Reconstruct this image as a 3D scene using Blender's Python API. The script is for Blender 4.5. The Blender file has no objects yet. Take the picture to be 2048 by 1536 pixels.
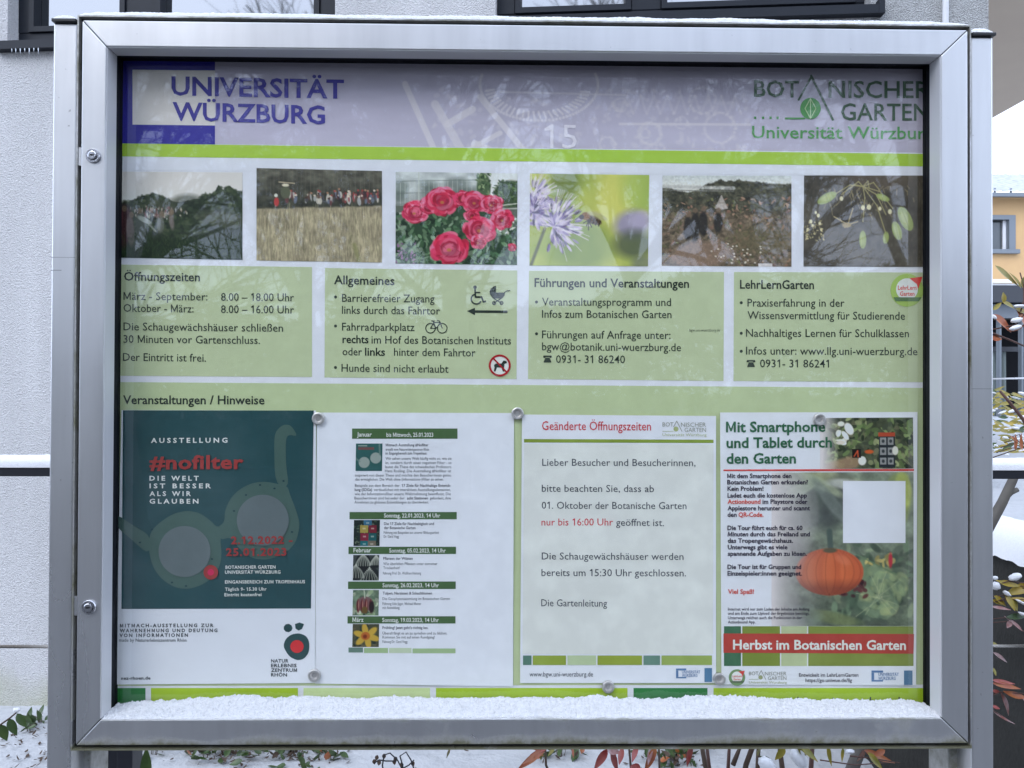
import bpy, math, random
import numpy as np
from mathutils import Vector, Matrix
rng = np.random.default_rng(7); random.seed(7)
SC = bpy.context.scene; COL = SC.collection

# ------------------------------------------------------------ camera, sky, sun, exposure
CAM = np.array([-0.0276, -0.8332, 1.283]); F = 1538.0
cd = bpy.data.cameras.new('camera'); cam = bpy.data.objects.new('camera', cd); COL.objects.link(cam)
cam.location = CAM; cam.rotation_euler = (1.5798, -0.0043, -0.0144)
cd.sensor_width = 36; cd.lens = F / 2048 * 36; cd.clip_start = 0.02; cd.clip_end = 500
SC.camera = cam
W = bpy.data.worlds.new('World'); SC.world = W; W.use_nodes = True
wt = W.node_tree; wt.nodes.clear()
n_out = wt.nodes.new('ShaderNodeOutputWorld'); n_bg = wt.nodes.new('ShaderNodeBackground')
n_sky = wt.nodes.new('ShaderNodeTexSky'); n_sky.sky_type = 'NISHITA'; n_sky.sun_disc = False
n_sky.sun_elevation = math.radians(41); n_sky.sun_rotation = math.radians(200)
n_mix = wt.nodes.new('ShaderNodeMix'); n_mix.data_type = 'RGBA'; n_mix.inputs[0].default_value = 0.93
n_co = wt.nodes.new('ShaderNodeTexCoord'); n_no = wt.nodes.new('ShaderNodeTexNoise')
n_no.inputs['Scale'].default_value = 2.2; n_no.inputs['Detail'].default_value = 5
n_rp = wt.nodes.new('ShaderNodeValToRGB')
n_rp.color_ramp.elements[0].position = 0.3; n_rp.color_ramp.elements[0].color = (7.4, 8.8, 11.8, 1)
n_rp.color_ramp.elements[1].position = 0.7; n_rp.color_ramp.elements[1].color = (9.6, 11.0, 14.0, 1)
wt.links.new(n_co.outputs['Generated'], n_no.inputs['Vector']); wt.links.new(n_no.outputs['Fac'], n_rp.inputs[0])
wt.links.new(n_sky.outputs[0], n_mix.inputs[6]); wt.links.new(n_rp.outputs[0], n_mix.inputs[7])
wt.links.new(n_mix.outputs[2], n_bg.inputs[0]); n_bg.inputs[1].default_value = 0.12
wt.links.new(n_bg.outputs[0], n_out.inputs[0])
sl = bpy.data.lights.new('sun', 'SUN'); so = bpy.data.objects.new('sun', sl); COL.objects.link(so)
sl.energy = 0.6; sl.angle = math.radians(30); sl.color = (1, 0.98, 0.96)
so.rotation_euler = (math.radians(49), 0, math.radians(-38)); so.location = (0, 0, 20)
SC.view_settings.view_transform = 'Standard'; SC.view_settings.look = 'None'
SC.view_settings.exposure = 0.93; SC.view_settings.gamma = 1.0; SC.view_settings.use_curve_mapping = False
SC.cycles.use_denoising = True
SC.cycles.max_bounces = 8; SC.cycles.transparent_max_bounces = 16

# ------------------------------------------------------------ helpers
def _R(rx, ry, rz):
    cx, sx = math.cos(rx), math.sin(rx); cy, sy = math.cos(ry), math.sin(ry); cz, sz = math.cos(rz), math.sin(rz)
    X = np.array([[1, 0, 0], [0, cx, -sx], [0, sx, cx]]); Y = np.array([[cy, 0, sy], [0, 1, 0], [-sy, 0, cy]])
    Z = np.array([[cz, -sz, 0], [sz, cz, 0], [0, 0, 1]])
    return Z @ Y @ X
RM = _R(1.5798, -0.0043, -0.0144)
def ray(px, py):
    px = np.asarray(px, float); py = np.asarray(py, float)
    d = np.stack([(px - 1024) / F, -(py - 768) / F, -np.ones_like(px)], -1)
    return d @ RM.T
def P(px, py, Y):
    """measured photo position -> real point on the upright plane y = Y"""
    d = ray(px, py); Y = np.asarray(Y, float)
    t = (Y - CAM[1]) / d[..., 1]
    return CAM + d * t[..., None]
def PD(px, py, depth):
    return CAM + ray(px, py) * depth

def lin(c):
    c = np.asarray(c, float) / 255.0
    return np.where(c <= 0.04045, c / 12.92, ((c + 0.055) / 1.055) ** 2.4)
KW = np.array([1.77, 1.57, 1.16])
def ink(r, g, b):
    m_ = (r + g + b) / 3; r, g, b = (m_ + (q - m_) * 0.92 for q in (r, g, b))
    return tuple(np.clip((lin((r, g, b)) - 0.012) * KW, 0.006, 0.84))

class MB:
    def __init__(s): s.v = []; s.f = []; s.n = 0
    def add(s, v, f):
        s.v.append(np.asarray(v, float).reshape(-1, 3)); n = s.n
        s.f += [tuple(i + n for i in q) for q in f]; s.n += len(s.v[-1])
    def box(s, x0, x1, y0, y1, z0, z1):
        v = [(x, y, z) for x in (x0, x1) for y in (y0, y1) for z in (z0, z1)]
        s.add(v, [(0, 1, 3, 2), (4, 6, 7, 5), (0, 4, 5, 1), (2, 3, 7, 6), (0, 2, 6, 4), (1, 5, 7, 3)])
        return s
    def prism(s, poly, y0, y1):      # poly in x,z
        n = len(poly)
        v = [(x, y0, z) for x, z in poly] + [(x, y1, z) for x, z in poly]
        s.add(v, [tuple(range(n)), tuple(range(2 * n - 1, n - 1, -1))] + [(i, i + n, (i + 1) % n + n, (i + 1) % n) for i in range(n)])
        return s
    def tube(s, pts, rad, k=8, cap=True):
        pts = [Vector(p) for p in pts]; n = len(pts)
        if not hasattr(rad, '__len__'): rad = [rad] * n
        V = []
        for i, p in enumerate(pts):
            t = (pts[min(i + 1, n - 1)] - pts[max(i - 1, 0)]).normalized()
            a = t.orthogonal().normalized() if i == 0 else (a - t * a.dot(t)).normalized()
            b = t.cross(a)
            for j in range(k):
                th = 2 * math.pi * j / k
                V.append(p + (a * math.cos(th) + b * math.sin(th)) * rad[i])
        Fs = [(i * k + j, i * k + (j + 1) % k, (i + 1) * k + (j + 1) % k, (i + 1) * k + j) for i in range(n - 1) for j in range(k)]
        if cap: Fs += [tuple(range(k - 1, -1, -1)), tuple((n - 1) * k + j for j in range(k))]
        s.add([tuple(q) for q in V], Fs); return s
    def lathe(s, c, prof, k=32):     # axis y, profile (r, y)
        V = []; m = len(prof)
        for j in range(k):
            th = 2 * math.pi * j / k
            V += [(c[0] + r * math.cos(th), c[1] + y, c[2] + r * math.sin(th)) for r, y in prof]
        s.add(V, [(j * m + i, j * m + i + 1, ((j + 1) % k) * m + i + 1, ((j + 1) % k) * m + i) for j in range(k) for i in range(m - 1)])
        return s
    def mesh(s, name):
        m = bpy.data.meshes.new(name)
        m.from_pydata(np.concatenate(s.v).tolist(), [], s.f); m.update(); return m

def link(name, me, mat=None, parent=None, smooth=False, bevel=0):
    o = bpy.data.objects.new(name, me); COL.objects.link(o)
    if mat is not None and not me.materials: me.materials.append(mat)
    if smooth: me.shade_smooth()
    if parent is not None:
        o.parent = parent; o.matrix_parent_inverse = Matrix.Translation(-Vector(parent.location))
    if bevel:
        b = o.modifiers.new('edge', 'BEVEL'); b.width = bevel; b.segments = 2; b.limit_method = 'ANGLE'
    return o
def obj(name, mb, mat, parent=None, **k): return link(name, mb.mesh(name), mat, parent, **k)
def tag(o, label=None, cat=None, group=None, kind=None):
    for k, v in (('label', label), ('category', cat), ('group', group), ('kind', kind)):
        if v: o[k] = v
    return o
def thing(name, label, cat, loc=(0, 0, 0), group=None):
    o = bpy.data.objects.new(name, None); COL.objects.link(o); o.location = loc
    o.empty_display_size = 0.1
    return tag(o, label, cat, group)

def mat(name, col, rough=0.6, metal=0.0, spec=0.5, noise=None, bump=None, attr=None, coat=0.0):
    m = bpy.data.materials.new(name); m.use_nodes = True; t = m.node_tree; b = t.nodes['Principled BSDF']
    b.inputs['Base Color'].default_value = (*col, 1); b.inputs['Roughness'].default_value = rough
    b.inputs['Metallic'].default_value = metal; b.inputs['Specular IOR Level'].default_value = spec
    b.inputs['Coat Weight'].default_value = coat
    tc = t.nodes.new('ShaderNodeTexCoord')
    src = None
    if attr:
        a = t.nodes.new('ShaderNodeAttribute'); a.attribute_name = attr; src = a.outputs['Color']
        t.links.new(src, b.inputs['Base Color'])
    if noise:                      # (scale, second colour, low, high)
        nz = t.nodes.new('ShaderNodeTexNoise'); nz.inputs['Scale'].default_value = noise[0]; nz.inputs['Detail'].default_value = 6
        t.links.new(tc.outputs['Object'], nz.inputs['Vector'])
        r = t.nodes.new('ShaderNodeMapRange'); r.inputs[1].default_value = noise[2]; r.inputs[2].default_value = noise[3]
        t.links.new(nz.outputs['Fac'], r.inputs[0])
        x = t.nodes.new('ShaderNodeMix'); x.data_type = 'RGBA'
        x.inputs[6].default_value = (*col, 1); x.inputs[7].default_value = (*noise[1], 1)
        t.links.new(r.outputs[0], x.inputs[0])
        if src: t.links.new(src, x.inputs[6])
        t.links.new(x.outputs[2], b.inputs['Base Color'])
    if bump:                       # (scale, strength, distance)
        nz = t.nodes.new('ShaderNodeTexNoise'); nz.inputs['Scale'].default_value = bump[0]; nz.inputs['Detail'].default_value = 5
        t.links.new(tc.outputs['Object'], nz.inputs['Vector'])
        bp = t.nodes.new('ShaderNodeBump'); bp.inputs['Strength'].default_value = bump[1]; bp.inputs['Distance'].default_value = bump[2]
        t.links.new(nz.outputs['Fac'], bp.inputs['Height']); t.links.new(bp.outputs[0], b.inputs['Normal'])
    return m
def N(m, t): return m.node_tree.nodes.new(t)

# ------------------------------------------------------------ materials
def aluminium(name, moss=0.0, zr=(0.90, 0.93)):
    m = mat(name, (0.66, 0.66, 0.66), 0.42, 0.85, bump=(900, 0.04, 0.0004)); t = m.node_tree; b = t.nodes['Principled BSDF']
    tc = N(m, 'ShaderNodeTexCoord')
    g = N(m, 'ShaderNodeTexNoise'); g.inputs['Scale'].default_value = 9; g.inputs['Detail'].default_value = 8
    mp = N(m, 'ShaderNodeMapping'); mp.inputs['Scale'].default_value = (1, 1, 0.35)
    t.links.new(tc.outputs['Object'], mp.inputs[0]); t.links.new(mp.outputs[0], g.inputs['Vector'])
    r = N(m, 'ShaderNodeMapRange'); r.inputs[1].default_value = 0.3; r.inputs[2].default_value = 0.75; r.inputs[3].default_value = 0.25; r.inputs[4].default_value = 0.38
    t.links.new(g.outputs['Fac'], r.inputs[0]); t.links.new(r.outputs[0], b.inputs['Roughness'])
    # grime specks
    s = N(m, 'ShaderNodeTexNoise'); s.inputs['Scale'].default_value = 160; s.inputs['Detail'].default_value = 3
    t.links.new(tc.outputs['Object'], s.inputs['Vector'])
    sr = N(m, 'ShaderNodeMapRange'); sr.inputs[1].default_value = 0.72; sr.inputs[2].default_value = 0.82; sr.inputs[4].default_value = 0.7
    t.links.new(s.outputs['Fac'], sr.inputs[0])
    x = N(m, 'ShaderNodeMix'); x.data_type = 'RGBA'; x.inputs[6].default_value = (0.66, 0.66, 0.66, 1); x.inputs[7].default_value = (0.10, 0.09, 0.07, 1)
    t.links.new(sr.outputs[0], x.inputs[0]); last = x.outputs[2]; mask = sr.outputs[0]
    if moss:
        sep = N(m, 'ShaderNodeSeparateXYZ'); t.links.new(tc.outputs['Object'], sep.inputs[0])
        zz = N(m, 'ShaderNodeMapRange'); zz.inputs[1].default_value = zr[0]; zz.inputs[2].default_value = zr[1]
        zz.inputs[3].default_value = 0.40; zz.inputs[4].default_value = 0.06
        t.links.new(sep.outputs[2], zz.inputs[0])
        z2 = N(m, 'ShaderNodeMapRange'); z2.inputs[1].default_value = 0.9235; z2.inputs[2].default_value = 0.930; z2.inputs[3].default_value = 0.0; z2.inputs[4].default_value = 0.22
        t.links.new(sep.outputs[2], z2.inputs[0])
        zx = N(m, 'ShaderNodeMath'); zx.operation = 'MAXIMUM'; t.links.new(zz.outputs[0], zx.inputs[0]); t.links.new(z2.outputs[0], zx.inputs[1])
        zz = zx
        ns = N(m, 'ShaderNodeTexNoise'); ns.inputs['Scale'].default_value = 10; ns.inputs['Detail'].default_value = 9; ns.inputs['Roughness'].default_value = 0.72
        t.links.new(tc.outputs['Object'], ns.inputs['Vector'])
        ad = N(m, 'ShaderNodeMath'); ad.operation = 'ADD'; t.links.new(ns.outputs['Fac'], ad.inputs[0]); t.links.new(zz.outputs[0], ad.inputs[1])
        mr = N(m, 'ShaderNodeMapRange'); mr.inputs[1].default_value = 0.60; mr.inputs[2].default_value = 0.83; mr.inputs[4].default_value = moss
        t.links.new(ad.outputs[0], mr.inputs[0])
        y = N(m, 'ShaderNodeMix'); y.data_type = 'RGBA'; y.inputs[7].default_value = (0.10, 0.095, 0.035, 1)
        t.links.new(mr.outputs[0], y.inputs[0]); t.links.new(last, y.inputs[6]); last = y.outputs[2]
        mx = N(m, 'ShaderNodeMath'); mx.operation = 'MAXIMUM'; t.links.new(mask, mx.inputs[0]); t.links.new(mr.outputs[0], mx.inputs[1]); mask = mx.outputs[0]
    sk = N(m, 'ShaderNodeTexNoise'); sk.inputs['Scale'].default_value = 1.0; sk.inputs['Detail'].default_value = 5
    sm = N(m, 'ShaderNodeMapping'); sm.inputs['Scale'].default_value = (70, 30, 5); t.links.new(tc.outputs['Object'], sm.inputs[0]); t.links.new(sm.outputs[0], sk.inputs['Vector'])
    s2 = N(m, 'ShaderNodeMapRange'); s2.inputs[1].default_value = 0.35; s2.inputs[2].default_value = 0.7; s2.inputs[3].default_value = 0.94; s2.inputs[4].default_value = 1.02
    t.links.new(sk.outputs['Fac'], s2.inputs[0])
    vm = N(m, 'ShaderNodeVectorMath'); vm.operation = 'SCALE'; t.links.new(last, vm.inputs[0]); t.links.new(s2.outputs[0], vm.inputs['Scale']); last = vm.outputs[0]
    t.links.new(last, b.inputs['Base Color'])
    mm = N(m, 'ShaderNodeMapRange'); mm.inputs[3].default_value = 0.85; mm.inputs[4].default_value = 0.0
    t.links.new(mask, mm.inputs[0]); t.links.new(mm.outputs[0], b.inputs['Metallic'])
    return m
M_alu = aluminium('anodised_aluminium'); M_alu_moss = aluminium('mossy_aluminium', 0.9, (0.898, 0.914))
M_alu_leg = aluminium('weathered_aluminium', 0.8, (0.2, 1.8))
M_black = mat('black_rubber', (0.006, 0.007, 0.010), 0.6, spec=0.2)
M_cap = mat('black_plastic', (0.012, 0.012, 0.014), 0.35)
M_chrome = mat('chrome', (0.62, 0.62, 0.64), 0.22, 1.0)
M_nickel = mat('nickel', (0.66, 0.63, 0.60), 0.36, 0.75, bump=(400, 0.1, 0.0005))
M_board = mat('grey_board', (0.35, 0.36, 0.38), 0.6)
M_hole = mat('dark_recess', (0.006, 0.006, 0.007), 0.6)

def paper(name, col, rough=0.55, spec=0.35, wr=0.10):
    m = mat(name, col, rough, spec=spec, bump=(22, wr, 0.004), noise=(7, tuple(c * 0.93 for c in col), 0.35, 0.75)); return m
M_print = {}
def pmat(c, gloss=0):
    k = (tuple(np.round(c, 3)), gloss)
    if k not in M_print:
        M_print[k] = mat('print_ink', c, (0.5, 0.28, 0.33)[gloss], spec=(0.35, 0.5, 0.4)[gloss],
                         noise=((60, 11, 40)[gloss], tuple(min(0.9, x * (1.06, 1.1, 1.12)[gloss] + (0.006, 0.028, 0.012)[gloss]) for x in c), 0.42, 0.78),  # lighter patches in the glossy ink imitate laminate sheen
                         bump=((22, 0.14, 0.004), (9, 0.6, 0.005), (14, 0.35, 0.004))[gloss])
    return M_print[k]
M_photo = mat('photo_print', (1, 1, 1), 0.5, spec=0.35, attr='ink', bump=(22, 0.1, 0.004))
M_photo_gl = mat('laminated_photo_print', (1, 1, 1), 0.3, spec=0.45, attr='ink', bump=(16, 0.25, 0.004))

M_glass = bpy.data.materials.new('display_glass'); M_glass.use_nodes = True
t = M_glass.node_tree; t.nodes.clear()
o_ = t.nodes.new('ShaderNodeOutputMaterial'); mx = t.nodes.new('ShaderNodeMixShader'); tr = t.nodes.new('ShaderNodeBsdfTransparent')
gl = t.nodes.new('ShaderNodeBsdfGlossy'); gl.inputs['Roughness'].default_value = 0.02; fr = t.nodes.new('ShaderNodeFresnel'); fr.inputs[0].default_value = 1.5
tr.inputs[0].default_value = (0.99, 0.995, 0.992, 1)
geo = t.nodes.new('ShaderNodeNewGeometry'); inv = t.nodes.new('ShaderNodeMath'); inv.operation = 'SUBTRACT'; inv.inputs[0].default_value = 1
t.links.new(geo.outputs['Backfacing'], inv.inputs[1])
ml = t.nodes.new('ShaderNodeMath'); ml.operation = 'MULTIPLY'; ml2 = t.nodes.new('ShaderNodeMath'); ml2.operation = 'MULTIPLY'; ml2.inputs[1].default_value = 1.9
t.links.new(fr.outputs[0], ml2.inputs[0]); t.links.new(ml2.outputs[0], ml.inputs[0]); t.links.new(inv.outputs[0], ml.inputs[1])
t.links.new(ml.outputs[0], mx.inputs[0]); t.links.new(tr.outputs[0], mx.inputs[1]); t.links.new(gl.outputs[0], mx.inputs[2]); t.links.new(mx.outputs[0], o_.inputs[0])
# slight waviness of the sheet glass
nz = t.nodes.new('ShaderNodeTexNoise'); nz.inputs['Scale'].default_value = 3.0
tc = t.nodes.new('ShaderNodeTexCoord'); t.links.new(tc.outputs['Object'], nz.inputs['Vector'])
bp = t.nodes.new('ShaderNodeBump'); bp.inputs['Strength'].default_value = 0.12; bp.inputs['Distance'].default_value = 0.004
t.links.new(nz.outputs['Fac'], bp.inputs['Height']); t.links.new(bp.outputs[0], gl.inputs['Normal'])
M_win = mat('window_glass', (0.012, 0.016, 0.02), 0.03, spec=1.0); M_win.node_tree.nodes['Principled BSDF'].inputs['IOR'].default_value = 2.3
M_win_far = mat('far_window_glass', (0.05, 0.06, 0.065), 0.1, spec=0.8)

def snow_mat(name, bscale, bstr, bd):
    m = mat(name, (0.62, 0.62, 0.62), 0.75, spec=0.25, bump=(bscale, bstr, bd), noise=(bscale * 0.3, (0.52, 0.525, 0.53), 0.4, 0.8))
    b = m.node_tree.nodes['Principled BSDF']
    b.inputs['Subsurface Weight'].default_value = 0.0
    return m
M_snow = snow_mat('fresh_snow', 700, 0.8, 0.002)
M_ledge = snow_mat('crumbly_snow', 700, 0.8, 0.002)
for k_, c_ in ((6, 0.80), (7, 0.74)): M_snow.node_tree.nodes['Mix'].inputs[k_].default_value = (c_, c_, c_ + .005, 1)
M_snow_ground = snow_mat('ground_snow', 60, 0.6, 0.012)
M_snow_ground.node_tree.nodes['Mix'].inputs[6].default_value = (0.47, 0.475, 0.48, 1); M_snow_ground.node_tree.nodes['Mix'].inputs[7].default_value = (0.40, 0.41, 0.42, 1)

def plaster(name, col, dark, scale=170, st=0.9):
    m = mat(name, col, 0.85, spec=0.15); t = m.node_tree; b = t.nodes['Principled BSDF']
    tc = N(m, 'ShaderNodeTexCoord'); v = N(m, 'ShaderNodeTexVoronoi'); v.inputs['Scale'].default_value = scale
    nz = N(m, 'ShaderNodeTexNoise'); nz.inputs['Scale'].default_value = scale * 1.3; nz.inputs['Detail'].default_value = 6
    t.links.new(tc.outputs['Object'], v.inputs['Vector']); t.links.new(tc.outputs['Object'], nz.inputs['Vector'])
    ad = N(m, 'ShaderNodeMath'); ad.operation = 'ADD'; t.links.new(v.outputs['Distance'], ad.inputs[0]); t.links.new(nz.outputs['Fac'], ad.inputs[1])
    bp = N(m, 'ShaderNodeBump'); bp.inputs['Strength'].default_value = st; bp.inputs['Distance'].default_value = 0.004
    t.links.new(ad.outputs[0], bp.inputs['Height']); t.links.new(bp.outputs[0], b.inputs['Normal'])
    r = N(m, 'ShaderNodeMapRange'); r.inputs[1].default_value = 0.38; r.inputs[2].default_value = 0.62
    t.links.new(nz.outputs['Fac'], r.inputs[0])
    x = N(m, 'ShaderNodeMix'); x.data_type = 'RGBA'; x.inputs[6].default_value = (*dark, 1); x.inputs[7].default_value = (*col, 1)
    t.links.new(r.outputs[0], x.inputs[0])
    # green algae towards the foot, broken up by noise
    sep = N(m, 'ShaderNodeSeparateXYZ'); t.links.new(tc.outputs['Object'], sep.inputs[0])
    zz = N(m, 'ShaderNodeMapRange'); zz.inputs[1].default_value = 0.0; zz.inputs[2].default_value = 0.42; zz.inputs[3].default_value = 0.30; zz.inputs[4].default_value = -0.3
    t.links.new(sep.outputs[2], zz.inputs[0])
    n2 = N(m, 'ShaderNodeTexNoise'); n2.inputs['Scale'].default_value = 4; n2.inputs['Detail'].default_value = 9; t.links.new(tc.outputs['Object'], n2.inputs['Vector'])
    a2 = N(m, 'ShaderNodeMath'); a2.operation = 'ADD'; t.links.new(n2.outputs['Fac'], a2.inputs[0]); t.links.new(zz.outputs[0], a2.inputs[1])
    r2 = N(m, 'ShaderNodeMapRange'); r2.inputs[1].default_value = 0.42; r2.inputs[2].default_value = 0.85; r2.inputs[4].default_value = 0.6
    t.links.new(a2.outputs[0], r2.inputs[0])
    y = N(m, 'ShaderNodeMix'); y.data_type = 'RGBA'; y.inputs[7].default_value = (0.33, 0.34, 0.17, 1)
    mp = N(m, 'ShaderNodeMapping'); mp.inputs['Scale'].default_value = (5, 5, 0.7); t.links.new(tc.outputs['Object'], mp.inputs[0])
    n3 = N(m, 'ShaderNodeTexNoise'); n3.inputs['Scale'].default_value = 1.0; n3.inputs['Detail'].default_value = 7; t.links.new(mp.outputs[0], n3.inputs['Vector'])
    r3 = N(m, 'ShaderNodeMapRange'); r3.inputs[1].default_value = 0.3; r3.inputs[2].default_value = 0.7; r3.inputs[3].default_value = 0.90; r3.inputs[4].default_value = 1.06
    t.links.new(n3.outputs['Fac'], r3.inputs[0])
    vm = N(m, 'ShaderNodeVectorMath'); vm.operation = 'SCALE'; t.links.new(x.outputs[2], vm.inputs[0]); t.links.new(r3.outputs[0], vm.inputs['Scale'])
    t.links.new(r2.outputs[0], y.inputs[0]); t.links.new(vm.outputs[0], y.inputs[6]); t.links.new(y.outputs[2], b.inputs['Base Color'])
    return m
M_plaster = plaster('white_render', (0.62, 0.61, 0.60), (0.52, 0.51, 0.505))
M_corner_wall = plaster('grey_render', (0.50, 0.50, 0.49), (0.30, 0.30, 0.29), 210, 1.0)
M_soffit = mat('beige_soffit', (0.52, 0.43, 0.33), 0.8, noise=(3, (0.49, 0.40, 0.31), 0.3, 0.7))
M_frame = mat('dark_window_frame', (0.010, 0.013, 0.019), 0.5, spec=0.25, noise=(12, (0.014, 0.017, 0.023), 0.3, 0.8))
M_rail = mat('black_painted_steel', (0.012, 0.013, 0.018), 0.4, bump=(120, 0.2, 0.001))
M_cable = mat('steel_cable', (0.30, 0.28, 0.25), 0.4, 0.9)
M_conc = mat('dark_wet_concrete', (0.016, 0.015, 0.012), 0.85, noise=(5, (0.032, 0.031, 0.026), 0.4, 0.75), bump=(60, 0.6, 0.006))
M_path = mat('asphalt_path', (0.045, 0.045, 0.047), 0.8, noise=(1.2, (0.13, 0.135, 0.14), 0.5, 0.75), bump=(90, 0.5, 0.006))
M_road = mat('wet_road', (0.22, 0.20, 0.18), 0.7, noise=(6, (0.34, 0.33, 0.31), 0.4, 0.7))
M_yellow = mat('yellow_render', (0.56, 0.36, 0.17), 0.85, noise=(2, (0.52, 0.33, 0.16), 0.3, 0.7))
M_tin = mat('grey_sheet_metal', (0.17, 0.19, 0.21), 0.5, 0.3)
M_dark = mat('anthracite_fascia', (0.035, 0.038, 0.045), 0.5)
M_curt = mat('grey_green_curtain', (0.16, 0.19, 0.18), 0.8)
M_white = mat('white_pvc', (0.75, 0.75, 0.76), 0.4)
M_bark = mat('tree_bark', (0.10, 0.09, 0.08), 0.9, noise=(30, (0.13, 0.12, 0.10), 0.4, 0.7))
M_stem = mat('reddish_stem', (0.085, 0.040, 0.030), 0.7)
M_twig = mat('brown_twig', (0.07, 0.045, 0.03), 0.8)
def leafmat(name, c, c2): return mat(name, c, 0.38, spec=0.5, noise=(45, c2, 0.35, 0.65), bump=(90, 0.3, 0.002))
M_lf = [leafmat('olive_leaf', (0.16, 0.15, 0.02), (0.27, 0.20, 0.02)), leafmat('yellow_leaf', (0.42, 0.28, 0.03), (0.28, 0.22, 0.03)),
        leafmat('orange_leaf', (0.36, 0.12, 0.03), (0.27, 0.07, 0.03)), leafmat('red_leaf', (0.28, 0.030, 0.025), (0.36, 0.10, 0.08)),
        leafmat('green_leaf', (0.030, 0.060, 0.015), (0.05, 0.085, 0.02)), leafmat('frosted_leaf', (0.42, 0.33, 0.33), (0.25, 0.08, 0.06))]
M_added_hedge = mat('added_hedge_leaf', (0.030, 0.045, 0.020), 0.7, noise=(9, (0.055, 0.07, 0.03), 0.4, 0.7))
M_dark_ground = mat('dark_brown_ground', (0.030, 0.024, 0.018), 0.9, noise=(40, (0.07, 0.055, 0.04), 0.4, 0.7), bump=(80, 0.8, 0.01))
M_ice = mat('ice', (0.75, 0.8, 0.85), 0.1, spec=0.8)

# ------------------------------------------------------------ noise for displaced snow and painted prints
def vnoise(x, y, seed=0):
    r = np.random.default_rng(seed); T = r.random((128, 128))
    xi = np.floor(x).astype(int); yi = np.floor(y).astype(int); fx = x - xi; fy = y - yi
    fx = fx * fx * (3 - 2 * fx); fy = fy * fy * (3 - 2 * fy)
    g = lambda a, b: T[a % 128, b % 128]
    return (g(xi, yi) * (1 - fx) + g(xi + 1, yi) * fx) * (1 - fy) + (g(xi, yi + 1) * (1 - fx) + g(xi + 1, yi + 1) * fx) * fy
def fbm(x, y, seed=0, o=4):
    s = 0; a = 0.5; tot = 0
    for i in range(o):
        s = s + a * vnoise(x * 2 ** i + 17 * i, y * 2 ** i + 5 * i, seed + i); tot += a; a *= 0.55
    return s / tot
def grid_mesh(name, pts):
    h, w, _ = pts.shape; me = bpy.data.meshes.new(name)
    idx = np.arange(h * w).reshape(h, w)
    q = np.stack([idx[:-1, :-1], idx[1:, :-1], idx[1:, 1:], idx[:-1, 1:]], -1).reshape(-1)
    nq = (h - 1) * (w - 1)
    me.vertices.add(h * w); me.vertices.foreach_set('co', pts.reshape(-1))
    me.loops.add(nq * 4); me.loops.foreach_set('vertex_index', q.astype(np.int32))
    me.polygons.add(nq); me.polygons.foreach_set('loop_start', np.arange(0, nq * 4, 4, dtype=np.int32))
    me.update(calc_edges=True); me.validate(); return me
def closed_grid(name, top, drop):
    """top surface with its underside: a solid of snow; drop = underside z"""
    h, w, _ = top.shape; bot = top.copy(); bot[..., 2] = np.minimum(drop, top[..., 2] - 0.0001)
    return grid_mesh(name, top)

# ------------------------------------------------------------ GROUND AND SETTING
gx = np.linspace(-300, 300, 2); 
g = MB(); g.add([(-300, -300, 0), (300, -300, 0), (300, 300, 0), (-300, 300, 0)], [(0, 1, 2, 3)])
tag(obj('ground', g, M_path), kind='structure')
# snowy planting bed between path and wall
xs = np.linspace(-5.5, 1.2, 330); ys = np.linspace(0.25, 2.35, 120); X, Y = np.meshgrid(xs, ys)
Z = 0.012 + 0.055 * fbm(X * 2.2, Y * 2.2, 3, 5) + 0.012 * fbm(X * 14, Y * 14, 9, 3)
Z -= 0.07 * np.clip((0.45 - Y) / 0.2, 0, 1)
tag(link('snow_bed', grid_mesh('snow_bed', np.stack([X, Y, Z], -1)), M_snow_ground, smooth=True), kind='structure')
# raised terrace on the right, held by the retaining wall
TZ = 0.925
tb = MB().box(1.28, 70, 0.62, 90, 0.001, TZ - 0.01)
tag(obj('terrace_ground', tb, M_conc), kind='structure')
xs = np.linspace(1.21, 7, 120); ys = np.linspace(0.66, 9, 170); X, Y = np.meshgrid(xs, ys)
Z = TZ + 0.01 + 0.02 * fbm(X * 3, Y * 3, 5, 4)
edge = np.clip((1.26 - X) / 0.05, 0, 1); Z -= 0.02 * edge
strip = (np.abs(Y - (1.93 + 0.10 * (X - 1.3))) < 0.07)
Z = np.where(strip, TZ - 0.006, Z)
tag(link('terrace_snow', grid_mesh('terrace_snow', np.stack([X, Y, Z], -1)), M_snow_ground, smooth=True), kind='structure')
tag(obj('footpath', MB().box(1.3, 7.2, 1.7, 2.7, TZ - 0.009, TZ - 0.004), M_road), kind='structure')
sy = MB(); sy.add([(7, 9, TZ + .01), (1.2, 9, TZ + .01), (1.2, 70, TZ + .01), (70, 70, TZ + .01), (70, 0.7, TZ + .01), (7, 0.7, TZ + .01)], [(0, 1, 2, 3), (0, 3, 4, 5)])
tag(obj('yard_snow', sy, M_snow_ground), kind='structure')

rw = thing('retaining_wall', 'dark wet concrete retaining wall capped with snow, right of the notice board', 'wall', (1.24, 0.7, 0))
obj('wall_face', MB().box(1.20, 1.279, 0.62, 2.36, 0.0, TZ), M_conc, rw, bevel=0.008)
# snow cap rolling over the wall edge
u = np.linspace(0, 1, 16); vv = np.linspace(0.64, 2.1, 260); U, V = np.meshgrid(u, vv)
jag = 0.03 * fbm(V * 9, U * 2, 21, 4)
X = 1.182 + 0.12 * U; Z = TZ + 0.032 - (0.065 + jag) * (1 - U) ** 6 + 0.004 * fbm(V * 60, U * 9, 4, 3)
link('snow_cap', grid_mesh('snow_cap', np.stack([X, V, Z], -1)), M_snow, rw, smooth=True)

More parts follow.
